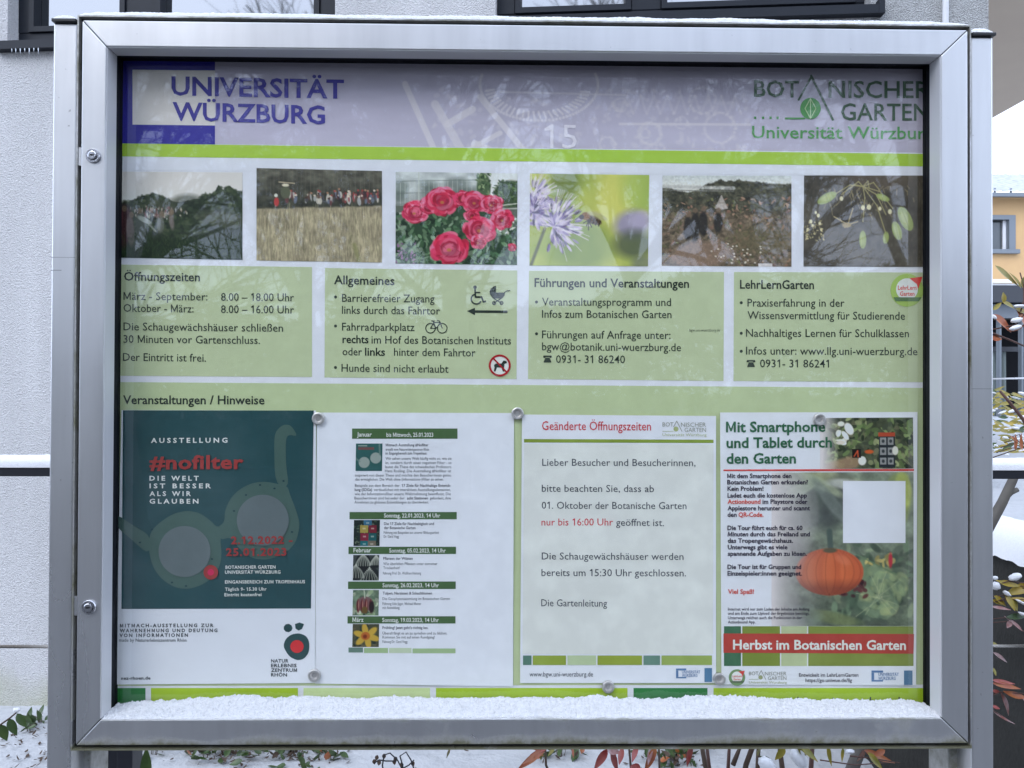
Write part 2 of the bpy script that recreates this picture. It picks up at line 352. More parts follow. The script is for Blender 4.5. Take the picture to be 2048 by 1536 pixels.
# ------------------------------------------------------------ THE BUILDING BEHIND
A = CAM + ray(0, 768) * 3.0; B = CAM + ray(1978, 768) * 2.72
wd = (A - B)[:2]; wd /= np.linalg.norm(wd)          # along the wall, to the left
wn = np.array([wd[1], -wd[0]]);                      # normal
if wn[1] > 0: wn = -wn
def WH(px, py, off=0.0):                             # photo position -> (u, z) on the wall plane moved out by off
    d = ray(px, py); o = B[:2] + wn * off
    s = ((o - CAM[:2]) @ wn) / (d[:2] @ wn); p = CAM + d * s
    return float((p[:2] - o) @ wd), float(p[2])
def wbox(mb, u0, u1, d0, d1, z0, z1):                # d outwards (towards the camera)
    v = []
    for uu in (u0, u1):
        for d in (d0, d1):
            for z in (z0, z1):
                q = B[:2] + wd * uu + wn * d; v.append((q[0], q[1], z))
    mb.add(v, [(0, 1, 3, 2), (4, 6, 7, 5), (0, 4, 5, 1), (2, 3, 7, 6), (0, 2, 6, 4), (1, 5, 7, 3)])
    return mb
bld = thing('building', 'white rendered building with dark framed windows directly behind the notice board', 'building', (float(B[0]), float(B[1]), 0))
W1 = (WH(670, 40)[0], WH(15, 60)[0]); W2 = (WH(1742, 20)[0], WH(991, 20)[0])   # u ranges
S1 = WH(50, 102)[1] + 0.030; S2 = WH(1500, 39)[1] + 0.028; TOPW = 3.95; HT = 6.2; PU = WH(1742, 20)[0]
wm = MB()
wbox(wm, PU, W2[0] + 0.0, -0.35, 0, 0, HT) if W2[0] > PU + 0.001 else None
wbox(wm, W2[0], W2[1], -0.35, 0, 0, S2); wbox(wm, W2[0], W2[1], -0.35, 0, TOPW, HT)
wbox(wm, W2[1], W1[0], -0.35, 0, 0, HT)
wbox(wm, W1[0], W1[1], -0.35, 0, 0, S1); wbox(wm, W1[0], W1[1], -0.35, 0, TOPW, HT)
wbox(wm, W1[1], 9.0, -0.35, 0, 0, HT)
obj('wall', wm, M_plaster, bld)
obj('corner_wall', wbox(MB(), 0, PU, -0.35, 0.0, 0, HT), M_corner_wall, bld)  # end stretch of the wall in a greyer tone
obj('roof', wbox(MB(), -0.3, 9.2, -8, 0.3, HT, HT + 0.3), M_dark, bld)
obj('rear_block', wbox(MB(), 0.02, 9.0, -7.5, -0.36, 0, HT), M_plaster, bld)
def win(U, S, verts, gb, ob):
    """U opening, S sill height, verts: frame member u-ranges, gb: glass bottom z"""
    fr = MB()
    wbox(fr, U[0], U[1], -0.12, -0.06, S, gb)
    wbox(fr, U[0], U[1], -0.12, -0.06, TOPW - 0.07, TOPW)
    for a, b in verts: wbox(fr, a, b, -0.12, -0.058, gb, TOPW - 0.07)
    f = obj('window', fr, M_frame, bld, bevel=0.003)
    edges = sorted(verts)
    for i in range(len(edges) - 1):
        a, b = edges[i][1], edges[i + 1][0]
        pm = wbox(MB(), a - 0.004, b + 0.004, -0.105, -0.095, gb - 0.004, TOPW - 0.066)
        link('pane', pm.mesh('pane'), M_win, f)
        s_ = MB(); w_ = 0.022
        wbox(s_, a + .001, a + w_, -0.094, -0.05, gb + .001, TOPW - 0.071); wbox(s_, b - w_, b - .001, -0.094, -0.05, gb + .001, TOPW - 0.071)
        wbox(s_, a + w_, b - w_, -0.094, -0.05, gb + .001, gb + w_)
        link('sash', s_.mesh('sash'), M_frame, f)
    si = wbox(MB(), U[0] - 0.035, U[1] + 0.035, -0.059, 0.033, S - 0.034, S - 0.002)
    if ob: wbox(si, U[0] - 0.036, U[0] - 0.016, -0.0, 0.034, S - 0.0345, S + 0.018)
    link('sill', si.mesh('sill'), M_frame, f)
    return f
h1 = lambda x, y=50: WH(x, y, -0.06)[0]
win(W1, S1, [(W1[0], h1(640)), (h1(312), h1(252)), (h1(60), W1[1])], WH(100, 56, -0.06)[1] - .018, None)
win(W2, S2, [(W2[0], h1(1710)), (h1(1322), h1(1262)), (h1(1030), W2[1])], WH(1100, 15, -0.06)[1] - .022, True)
ic = MB()
for px in (32, 50, 59, 68, 77, 41, 24):
    uu, z = WH(px, 103, 0.03); q = B[:2] + wd * uu + wn * 0.031; L = random.uniform(0.014, 0.034)
    ic.tube([(q[0], q[1], S1 - 0.033), (q[0], q[1], S1 - 0.033 - L)], [0.0022, 0.0005], 6)
obj('icicles', ic, M_ice, bld, smooth=True)['label'] = 'tiny icicles under the left window sill'
pu = WH(1891, 20, 0.02)[0]; q = B[:2] + wd * pu + wn * 0.02
zb = 1.75
obj('downpipe', MB().tube([(q[0], q[1], 0.02), (q[0], q[1], HT)], 0.0105, 12), M_white, bld, smooth=True)
# canopy beyond the corner
cn = thing('canopy', 'beige underside of a roof canopy beyond the corner of the white building', 'canopy', (3.4, 6, 0))
obj('canopy_slab', MB().box(0.8, 5.0, 3.0, 7.25, 1.283 + 2.82, 1.283 + 3.25), M_soffit, cn)
for cx in (1.0,):
    obj('canopy_post', MB().box(cx, cx + .15, 6.9, 7.05, TZ, 1.283 + 2.82), M_frame, cn)

# ------------------------------------------------------------ YELLOW HOUSE, CARPORT
yh = thing('yellow_house', 'yellow house with snow covered tile roof far behind on the right', 'house', (20, 26, TZ))
YH = 25.0; HZ = lambda py, Y=YH: float(P(2015, py, Y)[2]); HX = lambda px, Y=YH: float(P(px, 450, Y)[0])
ez = HZ(393); wl, wr_, wz1, wz0 = HX(1962), HX(2026), HZ(433), HZ(500)
hw = MB()
hw.box(10, wl, YH, YH + 8, TZ, ez); hw.box(wr_, 26, YH, YH + 8, TZ, ez); hw.box(wl, wr_, YH, YH + 8, TZ, wz0); hw.box(wl, wr_, YH, YH + 8, wz1, ez)
obj('wall', hw, M_yellow, yh)
hf = MB(); fw = 0.16
hf.box(wl - .04, wl + fw, YH - .05, YH + .12, wz0, wz1); hf.box(wr_ - fw, wr_ + .06, YH - .05, YH + .12, wz0, wz1 + .04)
hf.box(wl + fw, wr_ - fw, YH - .05, YH + .12, wz1 - fw * .7, wz1 + .04); hf.box(wl - .08, wr_ + .14, YH - .16, YH + .12, wz0 - .14, wz0)
hfo = obj('window', hf, M_tin, yh)
link('pane', MB().box(wl + fw, wr_ - fw, YH + .2, YH + .22, wz0, wz1 - fw * .7).mesh('pane'), M_win_far, hfo)
cw = HX(2014); link('mullion', MB().box(cw - .05, cw + .05, YH + .12, YH + .19, wz0, wz1 - fw * .7).mesh('mullion'), M_white, hfo)
link('curtain', MB().box(HX(2003), cw - .06, YH + .3, YH + .31, wz0, wz1 - .2).mesh('curtain'), M_white, hfo)
w2 = MB().box(HX(1975), HX(2021), YH - .06, YH - .005, HZ(566), HZ(559))
obj('shutter_box', w2, M_white, yh)
# corrugated tile roof with snow
rz0, rz1 = HZ(391), float(P(2015, 350, YH + 3.15)[2])
xs = np.linspace(9.5, 26.5, 900); vs = np.linspace(0, 1, 12); X, V = np.meshgrid(xs, vs)
wave = 0.045 * np.abs(np.sin(X * math.pi / 0.28))
Zr = rz0 + (rz1 - rz0) * V + wave; Yr = YH - 0.45 + 3.6 * V
M_roofsnow = mat('thin_snow_on_tiles', (0.40, 0.41, 0.43), 0.8, noise=(3, (0.30, 0.31, 0.33), 0.4, 0.7))
link('roof', grid_mesh('roof', np.stack([X, Yr, Zr], -1)), M_roofsnow, yh)
obj('gutter', MB().box(9.5, 26.5, YH - .5, YH - .36, rz0 - 0.16, rz0 - .03), M_tin, yh)
hook = MB()
for hx in np.arange(10, 26, 0.55): hook.box(hx, hx + .03, YH - .2, YH - .12, rz0 + .05, rz0 + .2)
obj('snow_guards', hook, M_tin, yh)['kind'] = 'stuff'

cp = thing('carport', 'low dark pavilion with flat fascia and curtained glass front before the yellow house', 'pavilion', (8, 11, TZ))
CY = 10.2
cz = lambda py, Y=CY: float(P(2015, py, Y)[2]); cxx = lambda px, Y=CY: float(P(px, 700, Y)[0])
obj('fascia', MB().box(cxx(1930), 11, CY, CY + 3, cz(604), cz(571)), M_dark, cp)
obj('snow', MB().box(cxx(1930), 11, CY, CY + 3, cz(571) + .002, cz(567)), M_snow_ground, cp)
obj('beam', MB().box(cxx(1930), 11, CY + .15, CY + .3, cz(634), cz(606)), M_tin, cp)
obj('rear_wall', MB().box(cxx(1930), 11, CY + 2.6, CY + 2.8, TZ, cz(606)), M_black, cp)
for px in (1990, 2017, 2062):
    obj('post', MB().box(cxx(px), cxx(px + 4), CY + .2, CY + .28, TZ, cz(634)), M_tin, cp)
for (a, b, top) in ((2019, 2062, 700), (1992, 2004, 730)):
    xs = np.linspace(cxx(a), cxx(b), 60); zs = np.array([TZ, cz(top)]); X, Z = np.meshgrid(xs, zs)
    Yc = CY + .5 + 0.05 * np.sin(X * 38)
    link('curtain', grid_mesh('curtain', np.stack([X, Yc, Z], -1)), M_curt, cp)
dark_strip = MB().box(cxx(2019), 11, CY + .4, CY + .45, cz(700), cz(690)); obj('transom', dark_strip, M_dark, cp)
ln = thing('handrail', 'thin snow dusted wire rail in front of the dark pavilion', 'handrail', (3.6, 5.3, TZ))
obj('rail', MB().tube([tuple(P(1975, 758, 5.0)), tuple(P(2075, 756, 5.0))], 0.0065, 8), M_white, ln, smooth=True)
lp = P(2070, 757, 5.0); obj('post', MB().box(lp[0], lp[0] + .03, 4.99, 5.02, TZ, lp[2]), M_tin, ln)

# ------------------------------------------------------------ RAILING BEHIND THE BOARD
YR = 0.57
rl = thing('railing', 'black steel railing with snow on its top rail and steel cables, behind the notice board', 'railing', (0, YR, 0))
za = float(P(45, 937, YR)[2]); zb_ = float(P(2015, 950, YR)[2]); zr = (za + zb_) / 2
obj('top_rail', MB().box(-2.6, 2.4, YR - .022, YR + .022, zr - .0085, zr + .0075), M_rail, rl, bevel=0.002)
def cable(z):
    mb = MB()
    for k in range(5):
        pts = []
        for i in range(0, 1250):
            x = -2.6 + 5.0 * i / 1249; a = x * 2 * math.pi / 0.035 + k * 2 * math.pi / 5
            pts.append((x, YR + 0.0019 * math.cos(a), z + 0.0019 * math.sin(a)))
        mb.tube(pts, 0.0013, 4, False)
    return mb
for py in (1292.5,):
    obj('cable', cable(float(P(1024, py, YR)[2])), M_cable, rl)
obj('cable', MB().tube([(-2.6, YR, zr - .68), (2.4, YR, zr - .68)], 0.003, 8), M_cable, rl)
xa, xb_ = float(P(222, 1515, YR)[0]), float(P(278, 1515, YR)[0])
def rpost(x0, x1): 
    m = MB().box(x0, x0 + (x1 - x0) * .42, YR - .02, YR + .02, 0, zr - .009); m.box(x0 + (x1 - x0) * .45, x1, YR - .026, YR + .015, 0, zr - .009); return m
obj('post', rpost(xa, xb_), M_rail, rl, bevel=0.0015)
xa, xb_ = float(P(1875, 1515, YR)[0]), float(P(1897, 1515, YR)[0])
obj('post', MB().box(xa, xb_, YR - .02, YR + .02, 0, zr - .009), M_rail, rl, bevel=0.0015)
u = np.linspace(0, math.pi, 14); xs = np.linspace(-2.6, 2.4, 1500); U, X = np.meshgrid(u, xs)
hh = 0.021 * (0.8 + 0.3 * fbm(X * 6, U * 0.3, 31, 3)) + 0.0015 * fbm(X * 120, U * 6, 33, 3)
Yn = YR - 0.0235 * np.cos(U) * (1 + .06 * fbm(X * 40, U, 5, 3)); Zn = zr + .0075 + hh * np.sin(U) ** 0.55
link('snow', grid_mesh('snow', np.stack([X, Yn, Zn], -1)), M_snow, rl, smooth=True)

# ------------------------------------------------------------ NOTICE BOARD
XL, XR, ZT, ZB = -0.4811, 0.4828, 1.6812, 0.9015
xl, xr, zt, zb = -0.4553, 0.4536, 1.6533, 0.9289
nb = thing('notice_board', 'aluminium glazed notice board with two locks, snow on its top and lower ledge', 'notice board', (0, 0.04, 0))
g_ = 0.00022
def rail(name, poly, m): return obj(name, MB().prism(poly, 0.0, 0.0178), m, nb, bevel=0.0009)
def inset(poly, d):      # shrink along the mitres only
    return poly
rail('door_rail', [(XL + 2 * g_, ZT), (XR - 2 * g_, ZT), (xr - 2 * g_, zt), (xl + 2 * g_, zt)][::-1], M_alu)
rail('door_rail', [(XL + 2 * g_, ZB), (XR - 2 * g_, ZB), (xr - 2 * g_, zb), (xl + 2 * g_, zb)], M_alu_moss)
rail('door_stile', [(XL, ZB + g_ * 2), (xl, zb + g_ * 2), (xl, zt - 2 * g_), (XL, ZT - 2 * g_)][::-1], M_alu)
rail('door_stile', [(XR, ZB + g_ * 2), (xr, zb + g_ * 2), (xr, zt - 2 * g_), (XR, ZT - 2 * g_)], M_alu)
M_lightening_strip = mat('matt_lightening_strip', (0.60, 0.60, 0.61), 0.5, 0.15)  # added matt strips that make the frame's inner faces look brighter
for (x0, x1, z0, z1) in ((xl, xl + .0008, zb + .001, zt - .001), (xr - .0008, xr, zb + .001, zt - .001), (xl + .001, xr - .001, zt - .0008, zt)):
    obj('lightening_strip', MB().box(x0, x1, 0.0012, 0.0216, z0, z1), M_lightening_strip, nb)
# thin inner lip line at the edge of each rail is the bevel; glass behind it
pane = obj('glass_pane', MB().box(-0.470, 0.469, 0.0342, 0.0364, 0.912, 1.668), M_glass, nb)
ix0, ix1, iz0, iz1 = -0.4567, 0.4553, 0.915, 1.6545
sl_ = MB()
for ya, yb, dx in ((0.0220, 0.0340, 0.0), (0.0366, 0.0418, 0.0008)):
    sl_.box(-0.482, ix0 - dx, ya, yb, 0.899, 1.683); sl_.box(ix1 + dx, 0.4835, ya, yb, 0.899, 1.683)
    sl_.box(ix0 - dx, ix1 + dx, ya, yb, iz1 + dx, 1.683); sl_.box(ix0 - dx, ix1 + dx, ya, yb, 0.899, iz0)
obj('rubber_seal', sl_, M_black, nb)
dk = MB()   # dark joint between door and housing
dk.box(-0.4853, XL + .0006, 0.007, 0.0218, 0.8972, 1.6855); dk.box(XR - .0006, 0.4857, 0.007, 0.0218, 0.8972, 1.6855)
dk.box(XL + .0006, XR - .0006, 0.007, 0.0218, ZT - .0006, 1.6855); dk.box(XL + .0006, XR - .0006, 0.007, 0.0218, 0.8972, ZB + .0006)
obj('door_joint', dk, M_hole, nb)
hs = MB()
hs.box(-0.4870, -0.4855, 0.001, 0.075, 0.8955, 1.6872); hs.box(0.4859, 0.4872, 0.001, 0.075, 0.8955, 1.6872)
hs.box(-0.4854, 0.4858, 0.001, 0.075, 1.6857, 1.6872); hs.box(-0.4854, 0.4858, 0.001, 0.075, 0.8955, 0.8970)
hs.box(-0.4854, 0.4858, 0.0735, 0.0749, 0.8971, 1.6856)
obj('housing', hs, aluminium('housing_aluminium', 0.9, (0.896, 0.905)), nb)
obj('backboard', MB().box(-0.4853, 0.4855, 0.0428, 0.048, 0.8975, 1.6852), M_board, nb)
def post(x0, x1, top, name='post', m=M_alu, y0=0.0035, y1=0.068):
    return obj(name, MB().box(x0, x1, y0, y1, 0.0, top), m, nb, bevel=0.0016)
post(-0.5140, -0.4885, 1.6795); post(0.4885, 0.5130, 1.6755)
for a, b, zc in ((-0.5143, -0.4882, 1.6796), (0.4882, 0.5146, 1.6756)):
    obj('post_cap', MB().box(a, b, -0.0005, 0.070, zc, zc + .0035), M_cap, nb, bevel=0.0006)
la = [float(P(x, 1515, 0.03)[0]) for x in (146, 181, 1896, 1936)]
post(la[0], la[1], 0.8953, 'leg', M_alu_leg, 0.03, 0.07); post(la[2], la[3], 0.8953, 'leg', M_alu_leg, 0.03, 0.07)
for px, py in ((187, 312), (179, 1214)):
    c = P(px, py, 0.0)
    lk = obj('lock', MB().lathe(c, [(0.0078, -0.0001), (0.0078, -0.0016), (0.0072, -0.0026), (0.0058, -0.0026), (0.0052, -0.0012), (0.0049, -0.0012), (0.0047, -0.0034), (0.0038, -0.0038), (0.0, -0.0038)], 40), M_chrome, nb, smooth=False)
    
    ks = MB().prism([(c[0] + .0026 * math.cos(a) , c[2] + .0010 * math.sin(a) + .0002) for a in np.linspace(0, 2 * math.pi, 14)[:-1]][::-1], -0.0040, -0.0037)
    link('key_slot', ks.mesh('key_slot'), M_hole, lk)
for (a, b, c1, c2) in ((148, 155, 296, 332), (142, 147, 1191, 1230)):
    p, q = P(a, c2, 0.004), P(b, c1, 0.004)
    obj('latch_plate', MB().box(-0.4852, -0.4822, 0.002, 0.0068, p[2], q[2]), aluminium('latch_metal'), nb)
# faint score lines / joints on the posts
M_scr = mat('scratch', (0.22, 0.22, 0.22), 0.6)
sc = MB(); z1 = float(P(115, 515, .0035)[2]); sc.box(-0.5142, -0.4884, 0.0033, 0.02, z1, z1 + .0004); obj('score_mark', sc, M_scr, nb); sc = MB(); z1 = float(P(110, 541, .0035)[2]); sc.box(-0.5142, -0.503, 0.0033, 0.02, z1, z1 + .0006); obj('score_mark', sc, M_scr, nb); sc = MB()
z1 = float(P(1960, 778, .0035)[2]); sc.box(0.4888, 0.5131, 0.0033, 0.02, z1, z1 + .0004)
obj('score_mark', sc, M_scr, nb)

# snow on the board: ledge and top
nx, ny = 2000, 56
xs = np.linspace(xl + .0005, xr - .0008, nx); v = np.linspace(0, 1, ny); V, X = np.meshgrid(v, xs)
t_ = (X - xl) / (xr - xl)
taper = np.clip(t_ / 0.12, 0, 1) ** 0.7 * np.clip((1 - t_) / 0.035, 0.0, 1) ** .7
amp = (0.0030 + 0.0130 * fbm(X * 13, V * 1.0, 41, 4)) * (0.25 + 0.75 * taper)
front = 0.0002 + 0.0045 * fbm(X * 70, V * 0, 44, 4) ** 2
Y = front + (0.0338 - front) * V
prof = 1 - (1 - np.clip(V * 1.25, 0, 1)) ** 1.8
Z = zb + 0.0002 + amp * (0.06 + 0.94 * prof) + (0.0040 * (fbm(X * 230, V * 8, 46, 3) - .5) + 0.0017 * (vnoise(X * 560, V * 19, 49) - .5) + 0.0010 * (vnoise(X * 1000, V * 34, 52) - .5)) * np.clip(V * 6, 0.25, 1)
# front skirt
Y[:, 0] = front[:, 0]; Z[:, 0] = zb - .0001
Ysl = Y + 0.0007 * (fbm(X * 1500, V * 40, 50, 2) - .5) * (V > 0) * (V < .95)
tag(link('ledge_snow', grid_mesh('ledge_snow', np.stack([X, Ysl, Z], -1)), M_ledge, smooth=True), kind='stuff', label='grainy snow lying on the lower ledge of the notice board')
def top_snow(x0, x1, z, y0, y1, h, name, seed, nx=900):
    xs = np.linspace(x0, x1, nx); u = np.linspace(0, math.pi, 16); U, X = np.meshgrid(u, xs)
    t = (X - x0) / (x1 - x0); w = x1 - x0
    end = np.clip((X - x0) / (0.02 if w > .1 else .005), 0, 1) ** .5 * np.clip((x1 - X) / (0.045 if w > .1 else .008), 0, 1) ** .6
    H = h * (0.65 + 0.5 * fbm(X * 25, U * 0.2, seed, 4)) * end + 0.0011 * fbm(X * 600, U * 5, seed + 3, 3) * end
    Y = (y0 + y1) / 2 - (y1 - y0) / 2 * np.cos(U) * (0.97 + .06 * fbm(X * 200, U, seed + 1, 3)); Z = z + H * np.sin(U) ** 0.45
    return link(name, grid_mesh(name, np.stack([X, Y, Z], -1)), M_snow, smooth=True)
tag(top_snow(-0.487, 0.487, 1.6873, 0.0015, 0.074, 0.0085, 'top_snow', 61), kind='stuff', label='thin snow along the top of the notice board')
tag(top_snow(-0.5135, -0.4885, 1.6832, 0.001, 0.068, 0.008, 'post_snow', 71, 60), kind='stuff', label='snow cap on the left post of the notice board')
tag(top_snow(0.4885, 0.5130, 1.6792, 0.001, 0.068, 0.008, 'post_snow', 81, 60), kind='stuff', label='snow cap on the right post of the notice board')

# ------------------------------------------------------------ LETTERING
_gc = {}; EM = {}
def _raw(s, off):
    c = bpy.data.curves.new('t', 'FONT'); c.body = s; c.resolution_u = 2; c.offset = off
    o = bpy.data.objects.new('t', c); m = bpy.data.meshes.new_from_object(o)
    v = np.zeros(len(m.vertices) * 3); m.vertices.foreach_get('co', v); v = v.reshape(-1, 3)[:, :2]
    f = [tuple(p.vertices) for p in m.polygons]
    bpy.data.objects.remove(o); bpy.data.curves.remove(c); bpy.data.meshes.remove(m)
    return v, f
_hv = _raw('HH', 0)[0]; _HW = _hv[:, 0].max(); CAPH = _raw('H', 0)[0][:, 1].max(); DIGH = _raw('0', 0)[0][:, 1].max()
def glyph(ch, off):
    k = (ch, off)
    if k not in _gc:
        adv = _raw('H' + ch + 'H', 0)[0][:, 0].max() - _HW
        if ch == '1':
            s = 0.045 + off; x = adv * 0.56; H = DIGH + off * .5
            v = np.array([(x - s, -off), (x + s, -off), (x + s, H), (x - s * .6, H), (x - s - .15, H - .12), (x - s - .15, H - .12 - 1.7 * s), (x - s, H - .2 + .02)]); f = [(0, 1, 2, 3, 6), (3, 4, 5, 6)]
        elif ch == 'M':
            a = .085 + 1.9 * off; w = adv - .14; H = CAPH + off; q = .07
            v = np.array([(0, -off), (a, -off), (a, H * .70), (w / 2 - a * .42, .06), (w / 2 + a * .42, .06), (w - a, H * .70), (w - a, -off), (w, -off), (w, H), (w - a * 1.02, H), (w / 2, H * .33), (a * 1.02, H), (0, H)]) + (q, 0); f = [(0, 1, 2, 11, 12), (2, 3, 10, 11), (3, 4, 10), (4, 5, 9, 10), (5, 6, 7, 8, 9)]
        elif ch == ' ': v, f = np.zeros((0, 2)), []
        else: v, f = _raw(ch, off)
        _gc[k] = (v, f, adv)
    return _gc[k]
LIFT = [0]
class Print:
    """collects flat print (letters, strokes, discs) laid on the plane of one sheet"""
    def __init__(s, Y, bulge=None): s.Y = Y; s.b = bulge; s.mb = MB(); s.k = 0; s.marks = []; s.hold = False
    def pt(s, px, py):
        Y = s.Y - s.k * 8e-6
        if s.b: Y = Y + s.b(np.asarray(px, float), np.asarray(py, float))
        return P(px, py, Y * np.ones_like(np.asarray(px, float)))
    def mark(s):
        if not s.marks or s.marks[-1] != (len(s.mb.v), len(s.mb.f), s.mb.n): s.marks.append((len(s.mb.v), len(s.mb.f), s.mb.n))
    def text(s, T, x0, y0, x1, y1=None, h=15, bold=0.0, track=0.0, ital=0.0, clip=None):
        s.mark(); y1 = y0 if y1 is None else y1; pen = 0; vs = []; fs = []; n = 0
        for ch in T:
            v, f, adv = glyph(ch, bold)
            if len(v): vs.append(v + (pen, 0)); fs += [tuple(i + n for i in q) for q in f]; n += len(v)
            pen += adv + track
        v = np.concatenate(vs); a, b = v[:, 0].min(), v[:, 0].max()
        t = (v[:, 0] - a) / (b - a); up = v[:, 1] / CAPH * h
        px = x0 + (x1 - x0) * t + ital * up; py = y0 + (y1 - y0) * t - up
        s.mb.add(s.pt(px, py), fs); return s
    def poly(s, pts):
        s.k += 1; pts = np.asarray(pts, float); s.mb.add(s.pt(pts[:, 0], pts[:, 1]), [tuple(range(len(pts)))]); return s
    def disc(s, cx, cy, r, ry=None, n=28):
        s.mark(); a = np.linspace(0, 2 * math.pi, n + 1)[:-1]; ry = ry or r
        return s.poly(np.stack([cx + r * np.cos(a), cy + ry * np.sin(a)], 1))
    def ring(s, cx, cy, r, w, a0=0, a1=360, n=30):
        s.k += 1; a = np.radians(np.linspace(a0, a1, n + 1))
        V = np.concatenate([np.stack([cx + r * np.cos(a), cy + r * np.sin(a)], 1), np.stack([cx + (r - w) * np.cos(a), cy + (r - w) * np.sin(a)], 1)])
        s.mb.add(s.pt(V[:, 0], V[:, 1]), [(i, i + 1, i + n + 2, i + n + 1) for i in range(n)]); return s
    def line(s, pts, w):
        for (ax, ay), (bx, by) in zip(pts[:-1], pts[1:]):
            d = np.array([bx - ax, by - ay]); d = d / (np.linalg.norm(d) + 1e-9); nn = np.array([-d[1], d[0]]) * w / 2; e = d * w * .25
            s.poly([(ax - e[0] + nn[0], ay - e[1] + nn[1]), (bx + e[0] + nn[0], by + e[1] + nn[1]), (bx + e[0] - nn[0], by + e[1] - nn[1]), (ax - e[0] - nn[0], ay - e[1] - nn[1])])
        return s
    def quad(s, tl, tr, br, bl, step=22):
        s.k += 1; tl, tr, br, bl = map(np.array, (tl, tr, br, bl))
        nu = max(2, int(np.linalg.norm(tr - tl) / step) + 1) if s.b else 2; nv = max(2, int(np.linalg.norm(bl - tl) / step) + 1) if s.b else 2
        U, V = np.meshgrid(np.linspace(0, 1, nu), np.linspace(0, 1, nv)); U = U[..., None]; V = V[..., None]
        q = (tl * (1 - U) + tr * U) * (1 - V) + (bl * (1 - U) + br * U) * V
        p = s.pt(q[..., 0], q[..., 1]).reshape(-1, 3)
        s.mb.add(p, [(j * nu + i, (j + 1) * nu + i, (j + 1) * nu + i + 1, j * nu + i + 1) for j in range(nv - 1) for i in range(nu - 1)]); return s
    def rect(s, x0, y0, x1, y1):
        s.mark(); return s.quad((x0, y0), (x1, y0), (x1, y1), (x0, y1))
    def out(s, name, m, parent):
        if name not in ('lettering', 'month_bar', 'speck', 'colour_field', 'lens', 'white_band') or len(s.marks) < 2: return obj(name, s.mb, m, parent)
        mk = s.marks + [(len(s.mb.v), len(s.mb.f), s.mb.n)]
        if mk[0][0] > 0: mk = [(0, 0, 0)] + mk
        for (a, b, n0), (c, d, _) in zip(mk[:-1], mk[1:]):
            if c == a: continue
            q = MB(); q.v = s.mb.v[a:c]; q.f = [tuple(i - n0 for i in f) for f in s.mb.f[b:d]]; obj(name, q, m, parent)

# ------------------------------------------------------------ PAINTED PHOTO PRINTS
class Img:
    def __init__(s, w, h, res=0.75):
        s.w, s.h = w, h; nx, ny = int(w * res) + 1, int(h * res) + 1
        s.x, s.y = np.meshgrid(np.linspace(0, w, nx), np.linspace(0, h, ny)); s.c = np.zeros((ny, nx, 3)); s.r = np.random.default_rng(int(w * 7 + h))
    def fill(s, c, m=None):
        c = np.asarray(c, float); m = 1.0 if m is None else m
        m = np.asarray(m)[..., None] if np.ndim(m) else m
        s.c = s.c * (1 - m) + c * m
    def vgrad(s, c0, c1, y0, y1):
        t = np.clip((s.y - y0) / (y1 - y0), 0, 1)[..., None]; s.c = np.array(c0) * (1 - t) + np.array(c1) * t
    def ell(s, cx, cy, rx, ry, c, soft=1.0, rot=0, a=1.0):
        dx, dy = s.x - cx, s.y - cy; ca, sa = math.cos(rot), math.sin(rot)
        d = np.sqrt(((dx * ca + dy * sa) / rx) ** 2 + ((-dx * sa + dy * ca) / ry) ** 2)
        s.fill(c, np.clip((1 - d) * min(rx, ry) / soft + 0.5, 0, 1) * a)
    def line(s, x0, y0, x1, y1, w, c, a=1.0, soft=1.0):
        d = np.array([x1 - x0, y1 - y0], float); L = np.linalg.norm(d) + 1e-6; d /= L
        t = np.clip((s.x - x0) * d[0] + (s.y - y0) * d[1], 0, L)
        q = np.hypot(s.x - x0 - d[0] * t, s.y - y0 - d[1] * t); s.fill(c, np.clip((w / 2 - q) / soft + .5, 0, 1) * a)
    def below(s, f, c, soft=1.5, a=1.0): s.fill(c, np.clip((s.y - f(s.x)) / soft, 0, 1) * a)
    def rect(s, x0, y0, x1, y1, c, a=1.0): s.fill(c, ((s.x >= x0) & (s.x <= x1) & (s.y >= y0) & (s.y <= y1)) * a)
    def tex(s, sx, sy, amp, seed=0, m=None, o=4):
        n = (fbm(s.x / sx, s.y / sy, seed, o) - 0.5) * 2 * amp
        if m is not None: n = n * m
        s.c = s.c * (1 + n[..., None])
    def leaves(s, n, x0, y0, x1, y1, r, cols, soft=1.0):
        for _ in range(n):
            c = np.array(cols[s.r.integers(len(cols))]) * s.r.uniform(.8, 1.2)
            s.ell(s.r.uniform(x0, x1), s.r.uniform(y0, y1), s.r.uniform(.5, 1) * r, s.r.uniform(.2, .5) * r, c, soft, s.r.uniform(0, 3.14), .9)
    def out(s, corners, Y, parent, m, b=None, alpha=None, name='photo_print', paperc=None):
        tl, tr, br, bl = map(np.array, corners); U = (s.x / s.w)[..., None]; V = (s.y / s.h)[..., None]
        q = (tl * (1 - U) + tr * U) * (1 - V) + (bl * (1 - U) + br * U) * V
        Yv = np.full(s.x.shape, Y) + (b(q[..., 0], q[..., 1]) if b else 0)
        me = grid_mesh(name, P(q[..., 0], q[..., 1], Yv))
        g_ = s.c.mean(-1, keepdims=True); col = np.clip((lin(np.clip(g_ + (s.c - g_) * 0.84, 0, 255)) - 0.014) * KW * 0.88, 0.006, 0.84)
        at = me.color_attributes.new('ink', 'FLOAT_COLOR', 'POINT')
        at.data.foreach_set('color', np.concatenate([col, np.ones(col.shape[:2] + (1,))], -1).reshape(-1).astype(np.float32))
        return link(name, me, m, parent)

